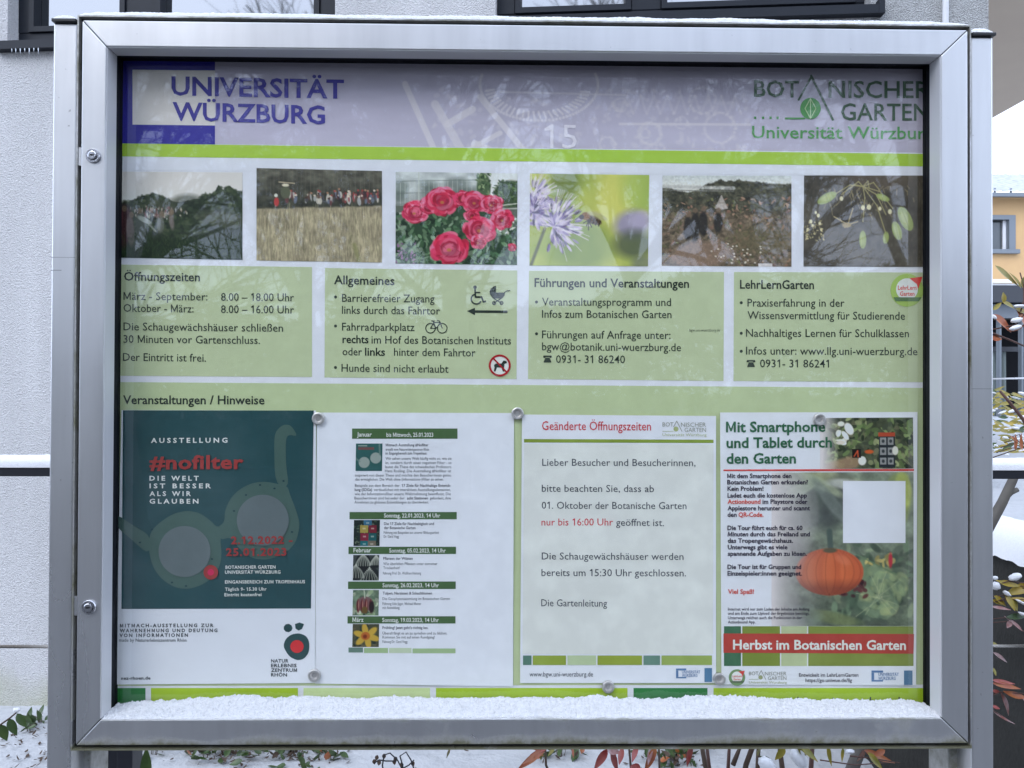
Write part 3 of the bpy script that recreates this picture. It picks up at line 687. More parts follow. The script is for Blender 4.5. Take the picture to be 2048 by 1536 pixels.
Y0, Y1, Y2, Y3 = 0.0420, 0.0418, 0.0416, 0.0414
info = thing('information_sheet', 'large printed information sheet with header logos, six photographs and green text boxes behind the glass', 'poster', (0, 0.042, 1.29))
WHITE = (0.84, 0.83, 0.83)
M_paperW = pmat(WHITE)
Print(Y0).quad((225, 100), (1875, 110), (1875, 1425), (225, 1420)).out('sheet', M_paperW, info)

# header background: pale lavender print with faint lighter ornament
im = Img(1640, 200, 0.62)
im.fill((166, 168, 210)); im.tex(160, 40, .05, 3)
hl = (190, 193, 224)
def band(x0, y0, x1, y1, w, a=.8): im.line(x0, y0, x1, y1, w, hl, a, 1.5)
ox, oy = 226, 112
band(810 - ox, 165 - oy, 870 - ox, 300 - oy, 12); band(870 - ox, 205 - oy, 925 - ox, 300 - oy, 16, .7); band(960 - ox, 190 - oy, 1050 - ox, 300 - oy, 12)
band(895 - ox, 245 - oy, 945 - ox, 215 - oy, 14); band(930 - ox, 300 - oy, 1000 - ox, 262 - oy, 10); band(950 - ox, 285 - oy, 985 - ox, 300 - oy, 16)
band(1000 - ox, 180 - oy, 1250 - ox, 185 - oy, 4, .6)
for a in np.linspace(0.15, 3.0, 26):
    im.line(1075 - ox + 105 * math.cos(a), 170 - oy + 62 * math.sin(a) , 1075 - ox + 88 * math.cos(a + .03), 170 - oy + 50 * math.sin(a + .03), 4.5, hl, .75)
for a in np.linspace(-0.3, 3.4, 60):
    im.ell(1078 - ox + 118 * math.cos(a), 165 - oy + 72 * math.sin(a), 3.2, 3.2, hl, 1.5, a=.7)
for (cx, cy, r, w) in ((1300, 262, 22, 8), (1240, 205, 14, 6), (1362, 240, 12, 5), (1290, 262, 9, 6), (1320, 292, 9, 5), (1405, 195, 26, 6), (1440, 250, 30, 7), (1215, 285, 16, 6)):
    for a in np.linspace(0, 6.28, int(r * 1.8)):
        im.ell(cx - ox + r * math.cos(a) + im.r.uniform(-1.5, 1.5), cy - oy + r * math.sin(a) + im.r.uniform(-1.5, 1.5), w / 2, w / 3, hl, 2, a=.38)
for i in range(9):
    x = 1240 + i * 27; band(x - ox, 222 - oy, x + 14 - ox, 186 - oy, 5, .28); band(x + 14 - ox, 186 - oy, x + 26 - ox, 222 - oy, 5, .28)
band(1240 - ox, 243 - oy, 1500 - ox, 243 - oy, 5, .7)
for i in range(190):
    x = im.r.uniform(860, 1500); y = im.r.uniform(175, 300); im.ell(x - ox, y - oy, im.r.uniform(3, 9), im.r.uniform(2, 5), hl, 2, im.r.uniform(0, 3), .3)
im.out(((226, 112), (1866, 120), (1866, 320), (226, 312)), Y1 + .00008, info, M_photo, name='header_background')
wb = Print(Y1)   # white below header, either side of the green band
wb.quad((226, 286), (1866, 306), (1866, 352), (226, 340)); wb.out('white_band', M_paperW, info)
Print(Y2).quad((226, 286.5), (1866, 308), (1866, 333), (226, 312.5)).out('green_band', pmat(ink(141, 179, 66)), info)
bl = Print(Y1 - .00004)
BLUE = pmat(ink(47, 46, 150))
bl.quad((232, 105), (430, 108), (430, 141), (232, 139)); bl.quad((232, 139), (265, 139), (265, 250), (232, 249)); bl.quad((232, 249), (430, 251), (430, 289), (232, 287))
bl.out('logo_block', BLUE, info)
Print(Y1 - .00003).quad((265, 139), (430, 141), (430, 251), (265, 249)).out('logo_field', pmat(ink(188, 188, 205)), info)
tx = Print(Y3)
tx.text('UNIVERSITÄT', 343, 189.5, 688, 196.5, 36, .022); tx.text('WÜRZBURG', 345, 240, 650, 247.5, 35, .022)
tx.out('lettering', pmat(ink(58, 57, 150)), info)
tx = Print(Y3); tx.text('15', 1089, 296, 1154, 297, 47, -.002); tx.out('lettering', pmat(ink(184, 188, 220)), info)
DG = pmat(ink(62, 88, 76)); tx = Print(Y3)
tx.text('BOT', 1508, 193, 1598, 194.5, 32, 0.014); tx.text('NISCHER', 1657, 195, 1860, 196, 33, 0.012); tx.text('GARTEN', 1682, 240, 1858, 241, 33, .01)
tx.line([(1597, 200), (1623, 153)], 4); tx.line([(1622, 151), (1666, 240)], 4.6)
tx.out('lettering', DG, info)
tx = Print(Y3); tx.text('Universität Würzburg', 1504, 276, 1868, 278, 24, .010)
tx.disc(1621, 217, 20.5, 21.5); tx.rect(1570, 235, 1610, 238.5)
for x in (1508, 1524, 1539, 1553): tx.rect(x, 233, x + 4.5, 238)
tx.out('lettering', pmat(ink(78, 140, 92)), info)
tx = Print(Y3 - .0004)
for a in (-.9, 0, .9):
    tx.line([(1621 + 14 * math.sin(a * 1) * (1 - abs(q)) + 0, 217 + 20 * q) for q in np.linspace(-1, 1, 9)], 1.5)
tx.out('logo_line', pmat(ink(165, 195, 170)), info)

# ---- six photographs
def photo(corners, painter, label):
    w = corners[1][0] - corners[0][0]; h = corners[3][1] - corners[0][1]; i = Img(w, h); painter(i, w, h)
    o = i.out(corners, Y2, info, M_photo); o['label'] = label
def p1(i, w, h):
    i.vgrad((190, 194, 210), (200, 204, 220), 0, 60)
    tl = lambda x: 60 - 20 * np.exp(-((x - 78) / 40) ** 2) - 30 * np.clip((x - 130) / 90, 0, 1) + 7 * fbm(x / 6, x * 0, 4, 4) - 13 * np.exp(-((x - 212) / 5) ** 2) - 8 * np.exp(-((x - 232) / 8) ** 2)
    i.below(tl, (46, 58, 48), 2); yy = i.y - tl(i.x)
    for _ in range(900):
        x = i.r.uniform(0, w); y = tl(np.array(x)) + i.r.uniform(0, 75); c = [(58, 74, 56), (38, 50, 40), (76, 92, 70), (48, 64, 46)][i.r.integers(4)]
        i.ell(x, y, i.r.uniform(2, 6), i.r.uniform(2, 4), c, 1.5, 0, .6)
    i.ell(150, 66, 36, 22, (34, 46, 36), 10, 0, .55); i.ell(100, 70, 40, 16, (84, 92, 82), 12, 0, .5); i.ell(220, 92, 50, 16, (88, 94, 88), 10, .1, .5)
    i.below(lambda x: 122 + 6 * fbm(x / 20, x * 0, 8), (38, 54, 36), 10)
    for _ in range(170):
        x = i.r.normal(88, 26); y = i.r.normal(82, 7); c = [(150, 132, 136), (120, 74, 82), (176, 184, 196), (100, 112, 136), (56, 56, 62), (184, 184, 182), (84, 84, 84)][i.r.integers(7)]
        i.ell(x, y, i.r.uniform(.8, 2), i.r.uniform(1.5, 4.5), c, 1.2, 0, .7)
    i.ell(20, 110, 20, 44, (74, 44, 54), 6, .1, .8); i.ell(10, 95, 10, 26, (120, 60, 74), 4, .1, .6)
    for (x, y, rx, ry, c) in ((56, 110, 11, 30, (88, 98, 104)), (52, 150, 9, 26, (70, 80, 86)), (36, 118, 8, 30, (104, 98, 102)), (96, 104, 7, 18, (100, 108, 108)), (118, 98, 5, 16, (112, 106, 112))): i.ell(x, y, rx, ry, c, 3, i.r.uniform(-.15, .15), .85)
    i.ell(64, 96, 16, 5, (150, 164, 172), 2, .45, .85); i.line(62, 92, 86, 118, 4, (140, 150, 158), .7, 2)
    for (x, y) in ((54, 78), (38, 86), (98, 84), (118, 80), (24, 74)): i.ell(x, y, 5, 6, (112, 100, 88), 2, 0, .85)
    for _ in range(700):
        x = i.r.uniform(0, w); y = i.r.uniform(124, h); c = [(52, 70, 46), (34, 48, 32), (66, 84, 56)][i.r.integers(3)]; i.line(x, y, x + i.r.uniform(-2, 2), y - i.r.uniform(2, 6), 1.2, c, .5)
    i.tex(3, 3, .10, 14, (yy > 0) * 1.0)
photo(((225, 343), (485, 345), (485, 520), (225, 515)), p1, 'printed photograph of a crowd below a wooded hillside')
def p2(i, w, h):
    i.vgrad((86, 88, 84), (58, 62, 56), 0, 70); i.tex(14, 10, .4, 2)
    for x in range(0, int(w), 9): i.line(x, 0, x + i.r.uniform(-3, 3), 60, 1.2, (110, 108, 100), .35)
    gy = lambda x: 78 - 12 * x / w + 4 * fbm(x / 10, x * 0, 3)
    i.below(gy, (146, 141, 124), 4)
    m = np.clip((i.y - gy(i.x)) / 5, 0, 1); i.tex(2.4, 13, .30, 5, m); i.tex(30, 16, .16, 6, m)
    for _ in range(320):
        x = i.r.uniform(0, w); y = i.r.uniform(84, h); c = [(176, 170, 150), (112, 106, 90), (158, 158, 130), (98, 102, 78)][i.r.integers(4)]
        i.line(x, y, x + i.r.uniform(-3, 3), y - i.r.uniform(8, 22), 1, c, .5)
    for k in range(75):
        x = 60 + i.r.uniform(0, 185) * 1.0; y = 58 + i.r.uniform(-7, 9) - x * .02
        c = [(140, 56, 64), (160, 168, 184), (96, 110, 144), (190, 190, 194), (60, 46, 52), (104, 62, 70), (70, 72, 84), (88, 70, 64)][i.r.integers(8)]
        hh_ = i.r.uniform(4, 9); i.ell(x, y, i.r.uniform(1.6, 4), hh_, c, 1.2, i.r.uniform(-.2, .2), .85)
        i.ell(x + i.r.uniform(-1, 1), y - hh_ - 1, 2.3, 2.0, [(206, 198, 194), (70, 54, 46), (160, 120, 100), (150, 60, 60)][k % 4], 1, 0, .9)
    i.ell(58, 48, 10, 12, (84, 92, 78), 2); i.ell(58, 33, 7, 3, (206, 198, 188), 1); i.line(45, 27, 76, 29, 2, (190, 180, 160), .8)
    i.ell(40, 67, 5, 9, (176, 60, 66), 1.5); i.ell(39, 54, 3.5, 3.5, (220, 215, 215), 1)
    i.line(196, 150, 205, 185, 9, (110, 120, 70), .5, 5)
photo(((513, 336), (764, 342), (764, 525), (513, 521)), p2, 'printed photograph of a group standing in dry meadow grass')
def petal(i, cx, cy, r, n=60):
    i.ell(cx, cy, r * .8, r * .66, (150, 28, 66), 4)
    cs = [(206, 48, 98), (186, 32, 70), (222, 84, 130), (158, 22, 54), (200, 40, 80), (228, 104, 150)]
    for k in range(14):
        a = k * .449 + i.r.uniform(-.2, .2); d = r * i.r.uniform(.68, .92); i.ell(cx + d * math.cos(a), cy + d * .82 * math.sin(a), r * i.r.uniform(.22, .34), r * i.r.uniform(.14, .24), cs[k % 6], 1.6, a + 1.57, .9)
    for k in range(n):
        a = i.r.uniform(0, 6.28); d = (1 - k / n) * r * .74 + i.r.uniform(0, .12) * r
        c = np.array(cs[i.r.integers(6)]) * (.78 + .3 * (1 - k / n) + (.12 if math.sin(a) < 0 else -.06))
        rr = r * i.r.uniform(.22, .42); i.ell(cx + d * math.cos(a), cy + d * .8 * math.sin(a), rr, rr * i.r.uniform(.5, .9), c, 1.6, a + 1.57 + i.r.uniform(-.6, .6), .85)
    for k in range(16):
        a = i.r.uniform(0, 6.28); d = r * i.r.uniform(.15, .8); i.line(cx + d * math.cos(a), cy + d * .8 * math.sin(a), cx + d * 1.25 * math.cos(a + .15), cy + d * math.sin(a + .15), 1.3, (130, 18, 50), .5)
    i.ell(cx - 1, cy + 3, r * .12, r * .09, (176, 120, 60), 1.5, 0, .8)
def p3(i, w, h):
    i.fill((205, 208, 226)); i.vgrad((176, 190, 210), (120, 132, 140), 0, 82)
    i.tex(30, 18, .22, 2)
    i.fill((205, 209, 226), np.clip((i.x - 166) / 2, 0, 1) * np.clip((60 - i.y) / 20, 0, 1) * 1.0)
    for _ in range(8): i.ell(i.r.uniform(0, 150), i.r.uniform(20, 60), i.r.uniform(10, 26), i.r.uniform(8, 16), (74, 92, 92), 8, 0, .5)
    for x in np.arange(0, 165, 9.5): i.line(x, 14 + max(0, 40 - x) * .3, x, 80, 1.2, (176, 190, 196), .6)
    for y in (14, 38, 60): i.line(0, y + 5, 162, y, 1.6, (96, 112, 116), .7)
    i.line(46, 0, 46, 80, 2, (170, 184, 190), .8)
    i.ell(176, 30, 14, 30, (70, 96, 70), 3); i.leaves(60, 163, 0, 190, 60, 5, [(80, 110, 78), (50, 74, 52), (120, 145, 110)])
    i.ell(230, 42, 34, 28, (60, 84, 58), 5); i.leaves(80, 196, 14, 246, 66, 5, [(80, 110, 70), (44, 66, 44)])
    i.below(lambda x: 66 + 0 * x, (84, 96, 92), 3, .9)
    i.line(200, 66, 246, 60, 2, (190, 200, 205), .9); i.line(205, 72, 246, 70, 2, (180, 190, 195), .9)
    i.line(0, 84, 40, 80, 3, (196, 200, 208), .8); i.line(0, 104, 26, 100, 6, (150, 150, 155), .8)
    i.ell(128, 118, 110, 66, (46, 74, 54), 8); i.below(lambda x: 110 + 0 * x, (46, 70, 52), 16, .9)
    i.leaves(520, 0, 84, w, h, 9, [(66, 104, 78), (34, 56, 42), (92, 128, 100), (52, 82, 58), (110, 138, 122)])
    i.leaves(24, 0, 140, 40, h, 4, [(150, 110, 170), (120, 80, 140)]); i.leaves(20, 205, 78, w, 120, 4, [(225, 228, 235)])
    for (x, y, r) in ((38, 80, 26), (68, 66, 22), (94, 57, 33), (133, 52, 18), (158, 58, 26), (192, 62, 23), (214, 92, 24), (153, 86, 16)): petal(i, x, y, r)
    petal(i, 168, 113, 32, 60); petal(i, 108, 152, 38, 70); petal(i, 166, 138, 17, 24); petal(i, 234, 148, 9, 14)
photo(((791.5, 343.5), (1035, 347), (1034, 530), (791, 527)), p3, 'printed photograph of pink peonies before a greenhouse')
def p4(i, w, h):
    i.fill((140, 164, 78)); t = fbm(i.x / 55, i.y / 75, 5, 3); i.c = np.array((118, 150, 70)) * (1 - t[..., None]) + np.array((196, 204, 108)) * t[..., None]
    i.ell(175, 42, 50, 90, (206, 208, 110), 40, .2, .7); i.ell(225, 20, 40, 60, (140, 176, 84), 30, 0, .6); i.ell(110, 140, 60, 50, (108, 136, 70), 30, 0, .6); i.ell(70, 10, 30, 40, (98, 118, 66), 22, 0, .7)
    i.ell(225, 80, 12, 9, (196, 190, 170), 8, 0, .7)
    i.ell(206, 100, 36, 28, (136, 132, 186), 18, -.2, .9); i.ell(224, 92, 26, 16, (162, 158, 204), 12, 0, .7); i.ell(210, 140, 40, 28, (74, 86, 76), 20, 0, .8); i.ell(228, 180, 22, 16, (96, 104, 116), 12, 0, .6)
    i.line(30, 110, 2, 186, 6, (86, 92, 66), .9, 3)
    for (cx, cy, n, R) in ((6, 50, 150, 40), (48, 105, 260, 56), (8, 78, 70, 30)):
        for _ in range(n):
            a = i.r.uniform(-3.1, 1.9); d = i.r.uniform(.1, 1) * R
            c = [(176, 168, 218), (138, 126, 190), (206, 202, 232), (106, 96, 160), (86, 84, 120), (190, 186, 226)][i.r.integers(6)]
            i.ell(cx + d * math.cos(a), cy + d * math.sin(a), 8, 2.4, c, 1.4, a, .85)
        for _ in range(26):
            a = i.r.uniform(-2.2, 1.3); x0 = cx + R * .6 * math.cos(a); y0 = cy + R * .6 * math.sin(a)
            i.line(x0, y0, x0 + R * .75 * math.cos(a + .2), y0 + R * .75 * math.sin(a + .2), 1.1, (196, 190, 228), .75)
    b = 18 / 18
    i.ell(128, 92, 17, 8, (84, 66, 46), 2, .38); i.ell(112, 84, 9, 8, (128, 92, 56), 2); i.ell(104, 86, 5, 5, (52, 44, 36), 1.5)
    for k in range(4): i.line(124 + 6 * k, 86 + 2.8 * k - 1, 120 + 6 * k, 97 + 2.5 * k, 2.2, (44, 40, 32), .8)
    i.ell(136, 84, 20, 6, (150, 150, 130), 2, .35, .55); i.ell(130, 78, 16, 5, (176, 176, 150), 2, .1, .4)
    for (x, y) in ((108, 98), (118, 112), (124, 106), (114, 104)): i.line(118, 92, x, y, 2.2, (50, 44, 36), .85)
    i.line(100, 84, 92, 92, 1.2, (50, 44, 40), .8)
photo(((1060, 347), (1298.5, 350), (1296, 532.5), (1059, 531)), p4, 'printed photograph of a bee flying to purple flowers')
def p5(i, w, h):
    i.fill((110, 100, 88)); i.vgrad((176, 190, 208), (206, 212, 224), 0, 26)
    tl = lambda x: 9 + 20 * np.exp(-((x - 45) / 40) ** 2) * 1 - 6 * np.exp(-((x - 130) / 60) ** 2) + 9 * fbm(x / 9, x * 0, 7)
    i.below(tl, (70, 72, 62), 3); i.tex(12, 9, .4, 4, (i.y > tl(i.x)) * 1.)
    i.line(0, 22, 142, 25, 7, (166, 172, 184), .85, 3); i.line(0, 29, 142, 31, 3, (110, 114, 118), .7)
    i.below(lambda x: 60 + 10 * fbm(x / 30, x * 0, 5), (106, 94, 82), 14, .85); mk = (i.y > tl(i.x) + 2) * 1.0; i.tex(7, 5, .34, 6, mk); i.tex(2.4, 2.4, .2, 8, mk)
    i.leaves(420, 0, 44, w, h, 5, [(122, 106, 90), (82, 80, 62), (138, 112, 100), (66, 64, 54), (96, 102, 70), (128, 96, 86)])
    i.ell(118, 62, 12, 6, (150, 146, 150), 3); s = [(118, 38)]
    for k in range(14): i.line(118 - k * .9, 40 + k * 1.9, 118 + k * .9, 40 + k * 1.9, 2.4, (168, 164, 172), .8)
    for (x, y, hh) in ((66, 92, 30), (82, 86, 26), (112, 84, 20), (52, 96, 24)):
        i.ell(x, y + 10, 9, hh, (42, 42, 42), 3, 0, .85); i.ell(x, y - hh * .75, 5, 5, (110, 92, 80), 2, 0, .8)
    i.ell(78, 158, 62, 26, (128, 108, 98), 9, -.1, .85); i.ell(200, 128, 60, 30, (92, 88, 66), 14, 0, .6)
    for _ in range(26): i.ell(i.r.uniform(90, 200), i.r.uniform(135, 175), 2, 1.6, (206, 206, 210), 1, 0, .8)
    i.rect(192, 174, 220, 181, (188, 188, 206)); i.tex(3, 3, .14, 22)
photo(((1325, 351), (1583, 351.5), (1583, 533.5), (1323.5, 531.5)), p5, 'printed photograph of visitors walking past a small tent in a brown garden')
def p6(i, w, h):
    i.fill((78, 76, 72)); t = fbm(i.x / 50, i.y / 40, 3, 4); i.c = i.c * (.72 + .55 * t[..., None]); i.tex(4, 6, .14, 4); i.ell(150, 8, 70, 22, (96, 86, 78), 18, 0, .5)
    g1 = (150, 148, 110); g2 = (138, 158, 98)
    for (x, y) in ((75, 38), (92, 26), (130, 24), (152, 30), (178, 66), (58, 40), (164, 78), (118, 92), (166, 122)):
        pts = [(118, 22), ((118 + x) / 2 + 4, (22 + y) / 2 - 12), (x, y)]
        for a, b in zip(pts[:-1], pts[1:]): i.line(*a, *b, 2.2, g1, .85)
    for _ in range(70):
        x, y = i.r.normal(118, 42), 20 + abs(i.r.normal(0, 26)); i.line(x, y, x + i.r.uniform(-8, 8), y + i.r.uniform(4, 14), 1.5, (148, 140, 112), .6)
    for (x, y, r) in ((75, 46, 4.5), (118, 64, 5), (130, 63, 5.5), (152, 66, 4), (172, 72, 5), (29, 80, 4), (14, 92, 4), (32, 96, 3.5), (8, 108, 3.5), (24, 74, 3), (18, 100, 3), (35, 108, 3)): i.ell(x, y, r * .8, r, (206, 200, 176), 1.3)
    for (x, y, rx, ry, a) in ((46, 45, 21, 9, -.5), (203, 86, 12, 26, -.45), (186, 110, 9, 19, -.3), (118, 128, 7, 18, 0), (164, 124, 6, 12, .1), (158, 44, 14, 6, .4)):
        i.ell(x, y, rx, ry, g2, 1.6, a); i.ell(x - 1, y, rx * .55, ry * .6, (164, 180, 122), 3, a, .7); i.line(x - ry * math.sin(a) * -.7, y - ry * .8, x + ry * math.sin(a) * -.7, y + ry * .8, 1, (96, 110, 70), .5)
    for (a, b, c, d) in ((88, 98, 60, 82), (88, 98, 108, 92), (88, 98, 82, 104), (88, 98, 98, 66)): i.line(a, b, c, d, 2.4, (156, 146, 110), .9)
    i.ell(86, 99, 9, 5, (150, 138, 104), 2); i.leaves(50, 0, 90, 40, 130, 3, [(170, 165, 130)])
photo(((1608, 351), (1868, 351), (1868, 534), (1607, 533)), p6, 'printed photograph of pale seed pods hanging against grey')

# ---- green boxes and their text
GB = pmat(ink(156, 173, 153)); INKC = pmat(ink(52, 62, 60)); INKB = pmat(ink(42, 52, 50))
def box_(tl, tr, br, bl_): return Print(Y1 - .00006).quad(tl, tr, br, bl_).out('text_panel', GB, info)
b1 = box_((226, 529), (624, 534), (624, 754), (226, 751.5)); b2 = box_((650, 536), (1034.5, 541), (1033, 758), (649, 755))
b3 = box_((1058, 541.5), (1448, 544), (1447, 762), (1056, 758)); b4 = box_((1468, 544), (1866, 545), (1866, 764.5), (1467, 762))
BR, BO = 0.004, 0.016
t = Print(Y3); t.text('Öffnungszeiten', 248, 561, 400, 562.5, 17, BO); t.out('lettering', INKB, info)
t = Print(Y3)
for s_, x0, y0, x1, y1 in (('März - September:', 247, 599.5, 415, 601), ('8.00 – 18.00 Uhr', 442, 601.5, 588, 602.5), ('Oktober - März:', 247, 623.5, 387, 625), ('8.00 – 16.00 Uhr', 442, 626, 588, 627),
    ('Die Schaugewächshäuser schließen', 247, 660.5, 566, 663.5), ('30 Minuten vor Gartenschluss.', 247, 685.5, 520, 688), ('Der Eintritt ist frei.', 246, 721.5, 412, 723.5)):
    t.text(s_, x0, y0, x1, y1, 15.5, BR)
t.out('lettering', INKC, info)
t = Print(Y3); t.text('Allgemeines', 668, 568, 789, 570, 17, BO); t.text('rechts', 685, 686, 737, 686.5, 15.5, BO); t.text('links', 730, 711, 770, 711.5, 15.5, BO)
t.out('lettering', INKB, info)
t = Print(Y3)
for s_, x0, y0, x1, y1 in (('Barrierefreier Zugang', 684, 603.5, 869, 605), ('links durch das Fahrtor', 684, 627.5, 880, 629), ('Fahrradparkplatz', 684, 661, 829, 662),
    ('im Hof des Botanischen Instituts', 743, 687, 1022, 689), ('oder', 685, 710.5, 724, 711), ('hinter dem Fahrtor', 788, 711.5, 951, 713), ('Hunde sind nicht erlaubt', 683, 743.5, 897, 745.5)):
    t.text(s_, x0, y0, x1, y1, 15.5, BR)
for y in (594, 652, 735): t.disc(671, y, 3)
for y in (604, 667.5): t.disc(1073, y, 3)
for y in (605.5, 666.5, 702.5): t.disc(1482.5, y, 3)
t.out('lettering', INKC, info)
# icons
t = Print(Y3); w = 3.4
t.disc(950, 574.5, 3.6); t.line([(950, 579), (951, 594), (963, 594), (967, 604), (971, 602.5)], w); t.line([(951, 585), (960, 585)], w * .8); t.ring(952.5, 598, 11.5, 3, 25, 250)
t.out('wheelchair_icon', INKB, info)
t = Print(Y3); t.poly([(980, 589), (979, 583), (982, 577), (987, 573), (992, 571.5), (992, 585), (1010, 585), (1009, 591), (1004, 597), (986, 597)])
t.line([(1008, 586), (1013, 582), (1020, 581)], 1.8); t.line([(988, 597), (1002, 606)], 2); t.line([(1002, 597), (988, 606)], 2); t.ring(988, 606, 4, 2); t.ring(1003, 606, 4, 2); t.disc(988, 606, 1.2); t.disc(1003, 606, 1.2)
t.out('pram_icon', INKB, info)
t = Print(Y3); t.poly([(934, 622), (950, 615.5), (950, 620.5), (1015, 621), (1015, 626), (950, 625.5), (950, 630.5)]); t.out('arrow_icon', INKB, info)
t = Print(Y3); t.ring(861, 656.5, 10.5, 1.9); t.ring(884.5, 656.5, 10.5, 1.9)
t.line([(861, 656.5), (868, 645), (881, 645), (872, 657), (861, 656.5)], 1.8); t.line([(872, 657), (866, 642)], 1.8); t.line([(863, 642), (869, 642)], 2); t.line([(884.5, 656.5), (879, 642), (874, 641)], 1.8); t.out('bicycle_icon', INKB, info)
t = Print(Y3); t.disc(999.5, 731, 21); t.out('sign_field', pmat(ink(200, 202, 210)), info)
t = Print(Y3 - .0002); t.poly([(988, 730), (992, 727), (1003, 727), (1007, 721), (1013, 722), (1014, 726), (1009, 728), (1008, 737), (1009, 743), (1005.5, 743), (1003, 735), (994, 735), (991, 743), (987.5, 743), (989, 735)]); t.out('dog_icon', INKB, info)
t = Print(Y3 - .0004); t.ring(999.5, 731, 22, 4, n=44); t.line([(986, 716), (1014, 745)], 3.2); t.out('prohibition_ring', pmat(ink(150, 34, 44)), info)
t = Print(Y3)
for s_, x0, y0, x1, y1 in (('Führungen und Veranstaltungen', 1069, 573.5, 1378, 575.5), ('LehrLernGarten', 1480, 577, 1628, 578)): t.text(s_, x0, y0, x1, y1, 17, BO)
t.out('lettering', INKB, info)
t = Print(Y3)
for s_, x0, y0, x1, y1 in (('Veranstaltungsprogramm und', 1084, 611, 1342, 612), ('Infos zum Botanischen Garten', 1084, 635.5, 1343, 636.5), ('Führungen auf Anfrage unter:', 1084, 676.5, 1341, 678),
    ('bgw@botanik.uni-wuerzburg.de', 1084, 700.5, 1362, 702.5), ('0931- 31 86240', 1112, 726, 1250, 726.5)): t.text(s_, x0, y0, x1, y1, 15.5, BR)
def phone(t, x, y):
    t.mark()
    t.poly([(x, y - 10), (x + 1, y - 14), (x + 17, y - 14), (x + 18, y - 10), (x + 14, y - 9), (x + 13, y - 11), (x + 5, y - 11), (x + 4, y - 9)])
    t.poly([(x + 5, y - 9.5), (x + 13, y - 9.5), (x + 16.5, y - 2), (x + 16.5, y), (x + 1.5, y), (x + 1.5, y - 2)])
phone(t, 1086, 725)
t.text('bgw.uni-wuerzburg.de', 1379, 663, 1440, 663, 5.5, -.008); t.out('lettering', INKC, info)
t = Print(Y3)
for s_, x0, y0, x1, y1 in (('Praxiserfahrung in der', 1495, 613, 1689, 613.5), ('Wissensvermittlung für Studierende', 1495, 638, 1810, 639.5), ('Nachhaltiges Lernen für Schulklassen', 1492, 673.5, 1818, 674.5),
    ('Infos unter: www.llg.uni-wuerzburg.de', 1492, 709, 1835, 710.5), ('0931- 31 86241', 1520, 734.5, 1658, 735)): t.text(s_, x0, y0, x1, y1, 15.5, BR)
phone(t, 1493, 734); t.out('lettering', INKC, info)
def lehr(cx, cy, k, Y, parent, m1, m2, m3, m4, b=None):
    t = Print(Y, b); t.disc(cx, cy, 33 * k); t.out('round_logo', m1, parent)
    t = Print(Y - .0002, b); t.disc(cx + 0 * k, cy - 2 * k, 22 * k); t.out('round_logo_field', m2, parent)
    t = Print(Y - .0003, b); t.poly([(cx - 27 * k, cy + 14 * k), (cx + 29 * k, cy + 14 * k), (cx + 24 * k, cy + 22 * k), (cx - 23 * k, cy + 22 * k)]); t.out('round_logo_bar', m3, parent)
    t = Print(Y - .0004, b); t.poly([(cx + 5 * k, cy - 24 * k), (cx + 31 * k, cy - 27 * k), (cx + 22 * k, cy - 2 * k), (cx + 20 * k, cy - 12 * k)])
    t.text('LehrLern', cx - 18 * k, cy - 1 * k, cx + 19 * k, cy - 1 * k, 8.5 * k, .012); t.text('Garten', cx - 14 * k, cy + 11 * k, cx + 15 * k, cy + 11 * k, 8.5 * k, .012); t.out('lettering', m4, parent)
lehr(1814, 580.5, 1, Y3, info, pmat(ink(138, 170, 96)), pmat(ink(200, 200, 212)), pmat(ink(80, 110, 84)), pmat(ink(190, 66, 64)))

Print(Y1 - .00006).quad((226, 764), (1866, 776), (1866, 1369), (226, 1372)).out('notice_panel', pmat(ink(154, 173, 148)), info)
t = Print(Y3); t.text('Veranstaltungen / Hinweise', 246, 808, 529, 808.5, 17, BO); t.out('lettering', INKB, info)
segs = [(226, 291, 1), (302, 596, 0), (607, 860, 2), (872, 1255, 0), (1267, 1415, 1), (1427, 1866, 0)]
scol = [pmat(ink(138, 172, 44)), pmat(ink(44, 110, 62)), pmat(ink(168, 192, 150))]
for a, b, c in segs: Print(Y1 - .00006).quad((a, 1376), (b, 1376), (b, 1424), (a, 1424)).out('colour_field', scol[c], info)
t = Print(Y3); t.text('www.bgw.uni-wuerzburg.de', 1535, 1411, 1812, 1411, 17, .008); t.out('lettering', INKB, info)

# ------------------------------------------------------------ THE FOUR NOTICES
def bulge(ax, ay, a, s):
    return lambda x, y: -np.abs(a) * (0.5 + 0.5 * np.sin((x - ax) / 61.0 + s) * np.cos((y - ay) / 83.0 + 2 * s)) - 0.0002
YP = 0.0410
def sheet(name, label, c, b, gloss, white):
    r = thing(name, label, 'notice', tuple(P((c[0][0] + c[1][0]) / 2, c[2][1], YP)))
    Print(YP, b).quad(*c, step=14).out('paper', pmat(white, gloss), r); return r
